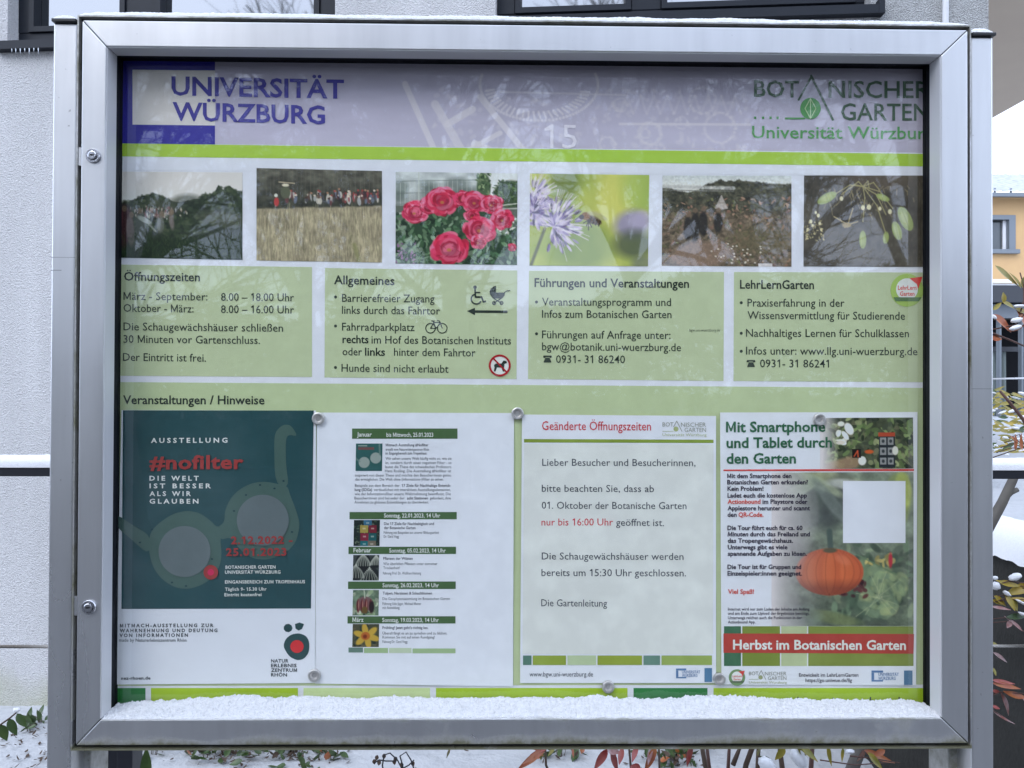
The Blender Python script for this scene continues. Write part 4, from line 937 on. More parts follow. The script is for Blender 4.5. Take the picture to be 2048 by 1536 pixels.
# 1 teal exhibition poster
B1 = bulge(240, 820, .0010, .4)
n1 = sheet('exhibition_poster', 'teal exhibition poster with spectacles drawing and red lettering, leftmost on the board', ((243, 820), (632, 821), (630, 1366), (231, 1369)), B1, 1, ink(203, 205, 224))
Print(YP - .0002, B1).quad((246, 820.5), (627.5, 821), (622, 1217), (243, 1218), step=14).out('teal_field', pmat(ink(42, 70, 82), 1), n1)
GL = pmat(ink(64, 88, 92), 1); GL2 = pmat(ink(84, 98, 112), 1)
def chaikin(p, it=2):
    p = np.array(p, float)
    for _ in range(it):
        q = np.roll(p, -1, 0); p = np.stack([p * .78 + q * .22, p * .22 + q * .78], 1).reshape(-1, 2)
    return p
t = Print(YP - .0004, B1)
t.poly(chaikin([(300, 1065), (318, 1046), (345, 1028), (374, 1021), (400, 1026), (422, 1042), (434, 1055), (455, 1048), (440, 1075), (443, 1100), (442, 1125), (430, 1150), (408, 1168), (380, 1178), (352, 1176), (325, 1160), (306, 1135), (297, 1100)]))
t.poly(chaikin([(434, 1055), (449, 1045), (450, 1020), (462, 995), (480, 978), (504, 966), (530, 963), (552, 967), (575, 972), (580, 990), (594, 1025), (600, 1050), (592, 1085), (570, 1108), (535, 1120), (505, 1117), (480, 1100), (462, 1074), (440, 1080)]))
t.poly(chaikin([(550, 968), (548, 880), (552, 862), (566, 849), (582, 850), (596, 873), (577, 869), (571, 880), (572, 930), (578, 975)]))
t.poly(chaikin([(233, 1028), (262, 1048), (302, 1072), (298, 1110), (262, 1078), (234, 1055)]))
t.out('spectacle_frame', GL, n1)
t = Print(YP - .0012, B1); t.disc(369, 1103, 52, 51, 48); t.disc(525.5, 1040.5, 52, 51, 48); t.out('lens', GL2, n1)
t = Print(YP - .0006, B1)
for x, y in ((520, 970), (549, 977), (468, 1022), (584, 1064), (304, 1059), (424, 1118), (344, 1165), (372, 1172), (567, 962), (280, 1085), (492, 990)): t.disc(x, y, 2.4, 1.8, 8)
t.out('speck', pmat(ink(34, 58, 70), 1), n1)
WT = pmat(ink(192, 200, 212), 1); RT = pmat(ink(132, 54, 58), 1)
t = Print(YP - .0008, B1)
t.text('AUSSTELLUNG', 302, 885.5, 455, 885, 9.2, .024, .28)
for s_, x1, y in (('DIE WELT', 397.5, 961), ('IST BESSER', 422, 976.3), ('ALS WIR', 382, 991.8), ('GLAUBEN', 397, 1007)): t.text(s_, 299, y, x1, y, 9, .026, .26)
for s_, x0, x1, y in (('BOTANISCHER GARTEN', 451, 551, 1137.5), ('UNIVERSITÄT WÜRZBURG', 450, 561, 1147.5), ('EINGANSBEREICH ZUM TROPENHAUS', 450, 610, 1167), ('Täglich 9- 15.30 Uhr', 450, 533, 1181.5), ('Eintritt kostenfrei', 449, 523, 1192.5)):
    t.text(s_, x0, y, x1, y - .5, 6.2, .02, .04)
t.out('lettering', WT, n1)
t = Print(YP - .0015, B1); t.text('#nofilter', 299, 938, 487, 937, 26, .03, .03); t.text('2.12.2022 -', 462, 1088, 585, 1087, 14.5, .03, .06); t.text('25.01.2023', 452, 1111.5, 573, 1111, 14.5, .03, .06)
t.disc(421.5, 1144.5, 14.5); t.out('lettering', RT, n1)
t = Print(YP - .0017, B1); t.disc(421.5, 1144.5, 6.5); t.out('dot_centre', pmat(ink(170, 40, 84), 1), n1)
DK = pmat(ink(48, 56, 64), 1); t = Print(YP - .0003, B1)
for s_, x0, x1, y in (('MITMACH-AUSSTELLUNG ZUR', 240, 427, 1254.5), ('WAHRNEHMUNG UND DEUTUNG', 239.5, 435, 1264.5), ('VON INFORMATIONEN', 239, 376, 1274)): t.text(s_, x0, y, x1, y - .5, 6.6, .03, .22)
t.text('made by Naturerlebniszentrum Rhön', 238, 1283.5, 373, 1283.5, 6.5, .004); t.text('nez-rhoen.de', 242, 1359.5, 301, 1359, 6, .03, .04)
for k, s_ in enumerate(('NATUR', 'ERLEBNIS', 'ZENTRUM', 'RHÖN')): t.text(s_, 542, 1325 + 9.3 * k, (577, 593, 594, 574)[k], 1325 + 9.3 * k, 6.6, .026, .05)
t.text('NATURERLEBNISZENTRUM', 0, 0, 1, 0, 1) if False else None
t.out('lettering', DK, n1)
t = Print(YP - .0003, B1); t.poly(chaikin([(566, 1293), (571, 1278), (582, 1269), (598, 1266), (613, 1272), (619, 1285), (618, 1305), (608, 1318), (594, 1321), (578, 1313)])); t.disc(576, 1256, 9, 8.5, 9); t.poly([(590, 1248), (599, 1245), (608, 1248), (604, 1258), (597, 1261), (591, 1257)])
t.out('paw_logo', pmat(ink(40, 66, 74), 1), n1)
t = Print(YP - .0005, B1); t.disc(594, 1293, 13.5, 13, 14); t.out('paw_logo_dot', pmat(ink(176, 44, 50), 1), n1)

# 2 programme
B2 = bulge(640, 825, .0013, 1.7)
n2 = sheet('event_programme', 'white programme sheet with green month bars and small plant pictures, second from left', ((634, 825), (1028, 826), (1026, 1373), (630, 1367)), B2, 0, ink(198, 203, 226))
t = Print(YP - .0002, B2)
for x0, x1, y0, y1 in ((704, 915, 857, 877.5), (699, 913.5, 1024, 1038.5), (697, 912, 1093.5, 1108), (696, 911.5, 1163, 1178), (695, 911, 1232.5, 1247)): t.rect(x0, y0, x1, y1)
t.out('month_bar', pmat(ink(62, 90, 62)), n2)
t = Print(YP - .0002, B2)
t.rect(728, 1296, 776, 1306); t.rect(825, 1297, 911, 1306.5); t.out('colour_field', pmat(ink(130, 160, 130)), n2)
t = Print(YP - .0002, B2); t.rect(697, 1295, 726, 1305); t.out('colour_field', pmat(ink(84, 112, 112)), n2)
t = Print(YP - .0002, B2); t.rect(778, 1296, 823, 1306); t.out('colour_field', pmat(ink(156, 176, 166)), n2)
t = Print(YP - .0004, B2)
for s_, x0, x1, y, h_ in (('Januar', 714, 743.5, 873, 8.5), ('bis Mittwoch, 25.01.2023', 773, 866.5, 873.5, 8), ('Sonntag, 22.01.2023, 14 Uhr', 768, 880.5, 1035, 8), ('Februar', 707, 742.5, 1104.5, 8.5), ('Sonntag, 05.02.2023, 14 Uhr', 778.5, 891.5, 1105, 8),
    ('Sonntag, 26.02.2023, 14 Uhr', 765, 878, 1174.5, 8), ('März', 705, 727, 1243.5, 8.5), ('Sonntag, 19.03.2023, 14 Uhr', 764.5, 877.5, 1244, 8)): t.text(s_, x0, y, x1, y, h_, .012)
t.out('lettering', pmat(ink(196, 206, 214)), n2)
t = Print(YP - .0002, B2)
L = [('Mitmach Ausstellung #Nofilter', 771.5, 857, 892.5, .014), ('erstellt vom Naturerlebniszentrum Rhön', 771.5, 858, 901.5, .006), ('im Eingangsbereich zum Tropenhaus', 771, 853, 909, .012),
 ('Wir sehen unsere Welt häufig nicht so, wie sie', 771, 903, 919.5, .0), ('ist, sondern durch einen negativen Filter - so', 770.5, 903, 928, .0), ('lautet die These des schwedischen Professors', 770.5, 902.5, 936.3, .0), ('Hans Rosling. Die Ausstellung #Nofilter ist', 770, 902.5, 944.5, .0),
 ('inspiriert von dieser These und möchte den Besucher:innen genau', 710.5, 902, 953, .0), ('das ermöglichen: Die Welt ohne (Informations-)Filter zu sehen.', 710.5, 887, 961.2, .0),
 ('Beispiele aus dem Bereich der', 710, 799, 973.6, .0), ('17 Ziele für Nachhaltige Entwick-', 803.5, 902, 973.6, .014), ('lung (SDGs)', 709.5, 744, 982, .014), ('verdeutlichen mit interaktiven Ausstellungselementen,', 748, 901.5, 982, .0),
 ('wie der Informationsfilter unsere Wahrnehmung beeinflusst. Die', 709.5, 901.5, 990.4, .0), ('Besucher:innen sind bei jeder der', 709, 809, 998.8, .0), ('acht Stationen', 814, 856, 998.8, .014), ('gefordert, ihre', 860, 901.5, 998.8, .0), ('Annahmen zu globalen Entwicklungen zu überdenken.', 709, 857.5, 1007, .0),
 ('Die 17 Ziele für Nachhaltigkeit und', 768, 868, 1050, .014), ('der Botanische Garten', 768, 831, 1058.2, .014), ('Führung mit Beispielen aus unserer Bildungsarbeit', 767.5, 878, 1067.6, .0), ('Dr. Gerd Vogg', 767.5, 798, 1075.6, .0),
 ('Pflanzen der Wüsten', 766.5, 825.5, 1119.5, .014), ('Wie überleben Pflanzen unter extremer', 766.5, 875, 1130, .0), ('Trockenheit?', 766.5, 800, 1138.3, .0), ('Führung Prof. Dr. Wolfram Hartung', 766, 842, 1149, .0),
 ('Tulpen, Narzissen & Schachblumen', 765.5, 864, 1189, .014), ('Die Geophytensammlung im Botanischen Garten', 765, 899.5, 1200, .0), ('Führung Udo Jäger, Michael Mattat', 765, 842, 1210, .0), ('mit Anmeldung', 765, 799, 1218, .0),
 ("Frühling! Jetzt geht's richtig los.", 765, 856.5, 1258, .014), ('Überall fängt es an zu sprießen und zu blühen.', 765, 894.5, 1269, .0), ('Kommen Sie mit auf einen Rundgang!', 765, 869.5, 1277, .0), ('Führung Dr. Gerd Vogg', 765, 815, 1286, .0)]
for s_, x0, x1, y, bo in L: t.text(s_, x0, y, x1, y, 5.4, bo)
t.out('lettering', pmat(ink(66, 70, 84)), n2)
def thumb(x, y, w, h, f, m=M_photo, b=B2, par=None, z=.0002):
    i = Img(w, h, 1.0); f(i, w, h); return i.out(((x, y), (x + w, y), (x + w - 1, y + h), (x - 1, y + h)), YP - z, par or n2, m, b)
def t1(i, w, h):
    i.fill((44, 88, 96)); i.ell(17, 38, 11, 11, (128, 146, 156), 1); i.ell(40, 29, 11, 11, (128, 146, 156), 1); i.line(47, 2, 48, 22, 3.5, (96, 124, 130), .8); i.line(0, 30, 8, 36, 3, (96, 124, 130), .8)
    i.rect(5, 8, 36, 12, (120, 70, 76), .8); i.rect(5, 4, 22, 5, (150, 165, 170), .8)
def t2(i, w, h):
    i.fill((34, 46, 44)); i.leaves(90, 0, 0, w, h, 3, [(60, 84, 66), (28, 36, 34), (90, 104, 96)])
    for (x, y, c) in ((20, 0, (44, 96, 140)), (13, 11, (150, 138, 70)), (30, 11, (110, 36, 52)), (14, 27, (120, 36, 60)), (30, 27, (30, 84, 96)), (14, 42, (28, 100, 120)), (29, 42, (104, 98, 92))):
        i.rect(x, y, x + 15, y + 14, c); i.rect(x + 5, y + 5, x + 10, y + 7, (190, 200, 205), .5)
def t3(i, w, h):
    i.fill((58, 66, 72))
    for (cx, cy, R) in ((33, 34, 24), (6, 26, 20), (20, 4, 18), (46, 6, 14)):
        i.ell(cx, cy + 8, R * .8, R * .85, (30, 38, 40), 2)
        for a in np.linspace(-1.4, 1.4, 9):
            for q in np.linspace(0, 1, 12): i.ell(cx + math.sin(a) * R * .8 * math.sin(q * 1.57), cy - R * .35 + q * R * 1.3, 1.0, 1.4, (160, 170, 176), 1, 0, .7)
def t4(i, w, h):
    i.fill((92, 116, 104)); i.tex(8, 8, .3, 2); i.leaves(40, 0, 0, w, h, 8, [(120, 146, 120), (70, 96, 84), (150, 165, 158)])
    i.ell(24, 28, 17, 15, (104, 82, 92), 2); 
    for x in (11, 19, 27, 36): i.ell(x, 32, 3.4, 13, (92, 30, 38), 1.5); i.ell(x + 1, 30, 1.2, 10, (150, 110, 110), 1)
    i.ell(24, 40, 6, 7, (96, 78, 44), 2); i.ell(38, 34, 5, 12, (44, 30, 36), 2); i.line(22, 0, 24, 16, 2, (160, 175, 170))
def t5(i, w, h):
    i.fill((70, 74, 60)); i.leaves(30, 0, 0, w, h, 7, [(90, 88, 70), (44, 56, 50)])
    for a in np.arange(0, 6.28, 1.05): i.ell(28 + 15 * math.cos(a + .3), 24 + 13 * math.sin(a + .3), 12, 6, (178, 150, 56), 2, a + .3)
    i.ell(26, 24, 9, 8, (170, 92, 40), 2); i.ell(25, 25, 4, 4, (120, 52, 30), 2)
thumb(712, 887, 53, 55, t1); thumb(708, 1040, 52, 52, t2); thumb(706.5, 1110, 52, 51, t3); thumb(706, 1180, 52, 51, t4); thumb(705.5, 1248, 53, 46, t5)

# 3 changed opening hours
B3 = bulge(1042, 828, .0013, 2.9)
n3 = sheet('opening_hours_notice', 'white notice of changed opening hours with dark red heading, second from right', ((1044, 829), (1432, 832), (1432, 1366), (1040, 1366)), B3, 2, ink(203, 209, 226))
Print(YP - .0002, B3).quad((1048, 888), (1427, 889), (1426, 1308), (1045, 1308), step=14).out('text_field', pmat(ink(180, 190, 207), 2), n3)
t = Print(YP - .0002, B3); t.quad((1048, 878), (1427, 879.5), (1427, 886), (1048, 885)); t.out('olive_line', pmat(ink(112, 136, 60), 2), n3)
t = Print(YP - .0004, B3); t.text('Geänderte Öffnungszeiten', 1084, 860, 1302, 861, 17.5, .002); t.text('nur bis 16:00 Uhr', 1083, 1051, 1226, 1051, 14, .001); t.out('lettering', pmat(ink(172, 48, 62), 2), n3)
t = Print(YP - .0004, B3)
for s_, x0, x1, y in (('Lieber Besucher und Besucherinnen,', 1084.5, 1391, 931.5), ('bitte beachten Sie, dass ab', 1083.5, 1308, 983.5), ('01. Oktober der Botanische Garten', 1083.5, 1373, 1017.5), ('geöffnet ist.', 1232, 1328, 1051.5),
    ('Die Schaugewächshäuser werden', 1083.5, 1367, 1119), ('bereits um 15:30 Uhr geschlossen.', 1083, 1372, 1152), ('Die Gartenleitung', 1082.5, 1214, 1212.5)): t.text(s_, x0, y, x1, y + .8, 14, .001)
t.text('www.bgw.uni-wuerzburg.de', 1059, 1353, 1186, 1353, 9.5, -.002); t.out('lettering', pmat(ink(54, 60, 76), 2), n3)
def bglogo(x, y, k, Y, par, b, m1, m2, gl):
    t = Print(Y, b); t.text('BOT', x, y + 11 * k, x + 22 * k, y + 11 * k, 8.4 * k, 0); t.text('NISCHER', x + 37 * k, y + 11.5 * k, x + 87 * k, y + 11.5 * k, 8.4 * k, 0); t.text('GARTEN', x + 44 * k, y + 22 * k, x + 87 * k, y + 22 * k, 8.4 * k, 0)
    t.line([(x + 22 * k, y + 12 * k), (x + 28.5 * k, y), (x + 39 * k, y + 21 * k)], 1.3 * k); t.out('lettering', m1, par)
    t = Print(Y, b); t.text('Universität Würzburg', x, y + 30 * k, x + 88 * k, y + 30.5 * k, 5.6 * k, 0); t.disc(x + 27 * k, y + 16 * k, 5 * k, n=16); t.rect(x, y + 20 * k, x + 22 * k, y + 21 * k); t.out('logo_mark', m2, par)
bglogo(1325, 842, 1, YP - .0004, n3, B3, pmat(ink(120, 128, 130), 2), pmat(ink(140, 155, 120), 2), 2)
def strip(par, b, segs_, y0, y1, gl, z=.0002):
    for a, e, c in segs_: t = Print(YP - z, b); t.rect(a, y0, e, y1); t.out('colour_field', pmat(ink(*c), gl), par)
strip(n3, B3, [(1046, 1063, (72, 108, 104)), (1065.5, 1132, (120, 142, 62)), (1135, 1192, (150, 172, 150)), (1195, 1284, (122, 142, 60)), (1287, 1320, (84, 118, 116)), (1323, 1424, (124, 148, 84))], 1311, 1330, 2, .0004)
def unilogo(x, y, k, par, b, gl):
    t = Print(YP - .0004, b); t.rect(x, y, x + 22 * k, y + 4 * k); t.rect(x, y + 4.2 * k, x + 5 * k, y + 18 * k); t.rect(x, y + 18.2 * k, x + 22 * k, y + 21 * k)
    t.text('UNIVERSITÄT', x + 13 * k, y + 10.5 * k, x + 52 * k, y + 10.5 * k, 6 * k, .01); t.text('WÜRZBURG', x + 13 * k, y + 18 * k, x + 46 * k, y + 18 * k, 6 * k, .01); t.out('university_logo', pmat(ink(74, 106, 160), gl), par)
unilogo(1352, 1337, .93, n3, B3, 2)
t = Print(YP - .0004, B3); t.rect(1409, 1336, 1424, 1364); t.out('blue_emblem', pmat(ink(66, 104, 150), 2), n3)

# 4 smartphone tour
B4 = bulge(1440, 824, .0013, 4.1)
n4 = sheet('garden_tour_notice', 'laminated garden tour notice with orange pumpkin picture and red banner, rightmost on the board', ((1440, 825), (1835, 824), (1832, 1371), (1443, 1369)), B4, 2, ink(196, 198, 222))
PW = np.array((196, 198, 222.))
def q1(i, w, h):
    i.fill((74, 84, 70)); i.tex(10, 10, .4, 3); i.leaves(260, 0, 0, w, h, 10, [(88, 112, 74), (44, 54, 44), (112, 136, 92), (64, 74, 66), (132, 146, 112), (96, 100, 84)])
    i.line(0 + 20, h, 66, h - 14, 26, (150, 124, 108), .8, 6); i.leaves(8, 30, 30, 60, 50, 11, [(214, 214, 220)]); i.ell(58, 22, 8, 13, (222, 222, 230), 2, -.5); i.ell(42, 12, 7, 5, (210, 212, 218), 2); i.ell(84, 86, 8, 9, (206, 210, 222), 2)
    i.rect(64, 62, 82, 80, (42, 34, 34)); i.line(68, 77, 75, 66, 2.2, (196, 80, 50), 1); i.line(75, 66, 76, 78, 2.2, (196, 80, 50), 1); i.ell(98, 68, 9, 4, (190, 84, 44), 1.5)
    i.rect(118, 30, 150, h - 2, (44, 50, 60)); i.rect(116, 30, 150, 37, (170, 70, 52))
    for r in range(3):
        for c in range(2): i.rect(120 + c * 15, 40 + r * 20, 132 + c * 15, 54 + r * 20, (132, 140, 156)); i.ell(126 + c * 15, 47 + r * 20, 3, 3.5, (54, 60, 70), 1.2)
    i.ell(150, 66, 6, 9, (206, 204, 214), 1.5)
    a = np.clip(1 - (i.x - 4) / 34, 0, 1) ** .8; i.fill(PW, a)
i = Img(186, 102, .9); q1(i, 186, 102); i.out(((1640, 836), (1826, 835), (1827, 937), (1640, 938)), YP - .0002, n4, M_photo_gl, B4)
def q2(i, w, h):
    i.fill((86, 96, 92)); i.vgrad((112, 128, 120), (88, 104, 94), 0, h); i.tex(40, 30, .3, 3); i.tex(7, 7, .16, 5)
    i.ell(130, 14, 70, 14, (150, 158, 130), 8, .3, .6); i.ell(70, 70, 66, 46, (78, 88, 96), 24, 0, .7); i.ell(130, 60, 30, 60, (64, 72, 78), 16, .3, .7)
    for (x, y, rx, ry, a, c) in ((100, 24, 50, 10, .5, (150, 166, 150)), (60, 32, 40, 12, -.5, (128, 148, 136)), (120, 60, 60, 12, .9, (104, 118, 124)), (150, 24, 40, 10, .1, (168, 178, 190)), (250, 60, 30, 60, .1, (128, 148, 96)), (262, 40, 18, 40, 0, (156, 172, 90))): i.ell(x, y, rx, ry, c, 5, a, .75)
    i.leaves(90, 120, 140, w, h, 16, [(88, 112, 96), (58, 74, 66), (120, 140, 120), (76, 90, 84)], 3)
    i.ell(205, 232, 62, 60, (70, 92, 80), 14, -.2, .8)
    for _ in range(150):
        a_ = i.r.uniform(0, 6.28); d = i.r.uniform(0, 1) ** .6; x = 222 + 44 * d * math.cos(a_) - 8 * math.sin(a_ * 3); y = 236 + 52 * d * math.sin(a_)
        c = [(116, 142, 118), (132, 156, 122), (104, 130, 114), (146, 164, 124), (92, 116, 104)][i.r.integers(5)]
        i.ell(x, y, i.r.uniform(6, 15), i.r.uniform(4, 9), c, 3, a_ + 1.3, .55)
    for _ in range(16): i.line(215 + i.r.uniform(-6, 6), 250, 215 + i.r.uniform(-46, 46), 250 + i.r.uniform(-62, 40), 1.6, (158, 172, 146), .5)
    i.ell(184, 194, 13, 24, (112, 138, 112), 5, 0, .8); i.ell(120, 290, 60, 12, (100, 116, 82), 6, .2, .8); i.ell(60, 290, 40, 26, (92, 116, 108), 12, 0, .6)
    i.tex(16, 16, .16, 15); i.leaves(14, 190, 165, 250, 190, 10, [(150, 142, 90), (180, 170, 110)], 2); i.ell(238, 176, 4, 15, (176, 48, 66), 2); i.leaves(16, 140, 215, 190, 250, 9, [(60, 34, 40), (84, 44, 50)], 2)
    i.line(172, 165, 250, 205, 3, (90, 120, 96), .8)
    px_, py_ = 116, 199
    i.ell(px_, py_, 68, 47, (178, 84, 58), 2)
    for k, dx in enumerate((-58, -42, -22, 0, 20, 40, 56)):
        i.ell(px_ + dx * .86, py_, 13, 44 - abs(dx) * .3, (202, 106, 66) if k % 2 else (190, 94, 58), 6, 0, .6)
    for rr in (-60, -46, -27, -8, 12, 31, 49, 62):
        for q in np.linspace(-1, 1, 36): i.ell(px_ + rr * math.sqrt(max(0, 1 - q * q)), py_ + q * 45, 1.3, 1.8, (138, 62, 44), 1.5, 0, .3)
    i.fill((70, 40, 40), np.clip((i.y - py_ - 12) / 50, 0, .4) * (((i.x - px_) / 68) ** 2 + ((i.y - py_) / 47) ** 2 < 1))
    i.ell(px_ + 26, py_ - 24, 16, 8, (200, 116, 90), 6, .5, .5); i.line(118, 152, 116, 118, 11, (66, 84, 86), .95, 3); i.ell(117, 156, 14, 5, (84, 78, 60), 2)
    a = np.clip(1 - (i.x - 0) / (78 + 20 * np.sin(i.y / 50)), 0, 1); i.fill(PW, a ** .75); i.fill((150, 146, 176), np.exp(-((i.x - 56) / 40) ** 2) * np.clip((i.y - 60) / 80, 0, 1) * .35)
i = Img(284, 307, .62); q2(i, 284, 307); i.out(((1543, 945), (1827, 944), (1827, 1252), (1543, 1252)), YP - .0002, n4, M_photo_gl, B4)
t = Print(YP - .0004, B4); t.quad((1447, 939), (1828, 938), (1828, 942), (1447, 942)); t.out('red_line', pmat(ink(178, 62, 62), 2), n4)
t = Print(YP - .0004, B4); t.rect(1686, 962, 1811, 1086); t.out('white_card', pmat(ink(202, 204, 226), 2), n4)
t = Print(YP - .0006, B4); t.text('Mit Smartphone', 1452, 864, 1651, 863, 20, .024); t.text('und Tablet durch', 1453, 895.5, 1664, 894.5, 20, .024); t.text('den Garten', 1453, 927, 1592, 926.5, 20, .024); t.out('lettering', pmat(ink(48, 92, 74), 2), n4)
t = Print(YP - .0006, B4)
for s_, x0, x1, y in (('Mit dem Smartphone den', 1454.5, 1583, 956), ('Botanischen Garten erkunden?', 1454.5, 1616, 968.5), ('Kein Problem!', 1455, 1527, 981.5), ('Ladet euch die kostenlose App', 1455, 1614, 995), ('im Playstore oder', 1525, 1615, 1007.5), ('Applestore herunter und scannt', 1455, 1620, 1020.5), ('den', 1455, 1473.5, 1033.5),
    ('Die Tour führt euch für ca. 60', 1455, 1605, 1060), ('durch das Freiland und', 1500, 1620, 1072.5), ('das Tropengewächshaus.', 1455.5, 1586, 1085.5), ('Unterwegs gibt es viele', 1455.5, 1575, 1098.5), ('spannende Aufgaben zu lösen.', 1455.5, 1614, 1111.5), ('Die Tour ist für Gruppen und', 1455, 1602.5, 1138), ('Einzelspieler:innen geeignet.', 1455, 1604, 1151)): t.text(s_, x0, y, x1, y, 8.6, .026)
t.text('Minuten', 1455, 1072.5, 1496, 1072.5, 8.6, .026, 0, .2)
for s_, x1, y in (('Internet wird nur zum Laden der Inhalte am Anfang', 1619, 1221), ('und am Ende zum Upload der Ergebnisse benötigt.', 1619, 1229.5), ('Unterwegs reichen auch die Funktionen in der', 1604, 1238.2), ('Actionbound App.', 1511, 1246.8)): t.text(s_, 1456, y, x1, y, 5.8, .008)
t.out('lettering', pmat(ink(52, 50, 70), 2), n4)
t = Print(YP - .0006, B4); t.text('Actionbound', 1455, 1007.5, 1521, 1007.5, 8.6, .026); t.text('QR-Code.', 1477, 1033.5, 1527, 1033.5, 8.6, .026); t.text('Viel Spaß!', 1456, 1187.5, 1508, 1187.5, 8.6, .024); t.out('lettering', pmat(ink(178, 74, 70), 2), n4)
strip(n4, B4, [(1448, 1482, (58, 98, 80)), (1484.5, 1560, (104, 124, 58)), (1562.5, 1614, (150, 168, 142)), (1616.5, 1827, (108, 126, 64))], 1252.5, 1332, 2)
t = Print(YP - .0004, B4); t.quad((1447, 1267), (1828, 1268), (1827, 1307.5), (1447, 1305.5)); t.out('red_banner', pmat(ink(152, 60, 56), 2), n4)
t = Print(YP - .0006, B4); t.text('Herbst im Botanischen Garten', 1466, 1298.5, 1812, 1299.5, 18.5, .024); t.out('lettering', pmat(ink(198, 196, 208), 2), n4)
lehr(1474, 1355, .5, YP - .0004, n4, pmat(ink(96, 128, 96), 2), pmat(ink(196, 196, 214), 2), pmat(ink(80, 100, 84), 2), pmat(ink(180, 64, 64), 2), B4)
bglogo(1498, 1341, .86, YP - .0004, n4, B4, pmat(ink(110, 116, 118), 2), pmat(ink(126, 138, 110), 2), 2)
t = Print(YP - .0004, B4); t.text('Entwickelt im LehrLernGarten', 1598, 1353.5, 1717, 1353.5, 7.2, .014); t.text('https://go.uniwue.de/llg', 1611, 1364, 1704, 1364, 7, .016); t.out('lettering', pmat(ink(70, 70, 86), 2), n4)
unilogo(1743, 1341, 1.05, n4, B4, 2)
t = Print(YP - .0004, B4); t.rect(1808, 1341, 1825, 1370); t.out('blue_emblem', pmat(ink(66, 100, 142), 2), n4)

# ---- ring magnets
mg = [(637, 837, 'ring magnet at the top corner between the teal poster and the programme sheet'), (1035, 827, 'ring magnet above the gap between programme sheet and opening hours notice'),
      (1638, 839, 'ring magnet over the heading of the garden tour notice'), (629, 1350, 'ring magnet at the bottom corner between the teal poster and the programme'),
      (1216, 1373, 'ring magnet below the web address of the opening hours notice'), (1438, 1357, 'ring magnet at the bottom between opening hours notice and garden tour notice')]
prof = [(0.0, -0.0008), (0.0030, -0.0008), (0.0036, -0.0016), (0.0043, -0.0030), (0.0060, -0.0032), (0.0068, -0.0028), (0.0071, -0.0020), (0.0071, 0.0)]
for px, py, lb in mg:
    c = P(px, py, 0.0398)
    o = obj('ring_magnet', MB().lathe((0, 0, 0), prof, 40), M_nickel); o.location = c; o.data.shade_smooth(); o.modifiers.new('e', 'EDGE_SPLIT')
    tag(o, lb, 'magnet', 'ring magnets holding the notices')

# ------------------------------------------------------------ PLANTS
def leaf_mesh(p0, p1, w, up, sag=0.15, nseg=7):
    p0, p1 = Vector(p0), Vector(p1); d = p1 - p0; L = d.length; n = Vector(up); s = d.cross(n).normalized(); n = s.cross(d).normalized()
    V = []; Fs = []
    for i in range(nseg + 1):
        t = i / nseg; ww = w * 0.5 * (math.sin(math.pi * min(1, t ** 0.75)) ** .9) if 0 < i < nseg else 0.0004
        c = p0 + d * t - n * (sag * L * 4 * t * (t - 1) * -0.5) * 1.0
        V += [c + s * ww + n * ww * .35, c, c - s * ww + n * ww * .35]
    for i in range(nseg):
        a = i * 3; Fs += [(a, a + 1, a + 4, a + 3), (a + 1, a + 2, a + 5, a + 4)]
    mb = MB(); mb.add([tuple(v) for v in V], Fs); return mb
def leaf_px(par, a, b, w, Y, m, dy=0.0, up=(0.1, -0.8, 0.5)):
    p0 = P(*a, Y); p1 = P(*b, Y + dy); sc_ = (Y - CAM[1]) / F
    return obj('leaf', leaf_mesh(p0, p1, w * sc_, up, random.uniform(-.1, .2)), m, par, smooth=True)
def snowblob(par, px, py, rx, rz, Y, rot=0.0, name='snow_clump'):
    c = P(px, py, Y); k = (Y - CAM[1]) / F; mb = MB(); V = []; nu, nv = 12, 8
    for j in range(nv + 1):
        for i in range(nu):
            a = 2 * math.pi * i / nu; e = math.pi * j / nv - math.pi / 2; r = 1 + .16 * math.sin(a * 3 + px) * math.cos(e * 4 + py)
            x = rx * k * math.cos(e) * math.cos(a) * r; z = rz * k * math.sin(e) * r; y = rx * k * .6 * math.cos(e) * math.sin(a)
            V.append((c[0] + x * math.cos(rot) - z * math.sin(rot), c[1] + y, c[2] + x * math.sin(rot) + z * math.cos(rot)))
    mb.add(V, [(j * nu + i, j * nu + (i + 1) % nu, (j + 1) * nu + (i + 1) % nu, (j + 1) * nu + i) for j in range(nv) for i in range(nu)])
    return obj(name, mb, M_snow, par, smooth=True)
def stem_px(par, pts, r0, r1, Y, m=M_stem, name='stem'):
    q = [tuple(P(x, y, Y + (dd if len(z) else 0))) for (x, y, *z) in pts for dd in [z[0] if z else 0]]
    n = len(q); k = (Y - CAM[1]) / F
    return obj(name, MB().tube(q, [(r0 + (r1 - r0) * i / (n - 1)) * k for i in range(n)], 7), m, par, smooth=True)
OL, YE, OR, RE, GR, FR = M_lf
nd = thing('nandina_bush', 'bush with yellow, orange and red leaves dusted with snow, right of the notice board', 'bush', (1.1, 0.9, 0))
Yn = 0.80
stem_px(nd, [(1600, 1800), (1760, 1400), (1900, 1200), (1988, 1036), (2005, 1005), (2026, 960), (2038, 930)], 13, 8, Yn, M_bark)
stem_px(nd, [(2008, 998), (2022, 985), (2035, 979)], 6, 5, Yn, M_bark)
stem_px(nd, [(1940, 655), (1990, 668), (2020, 680), (2055, 695)], 2.2, 1.8, Yn + .1); stem_px(nd, [(2000, 782), (2022, 808), (2047, 840), (2080, 900)], 2.5, 4, Yn + .1)
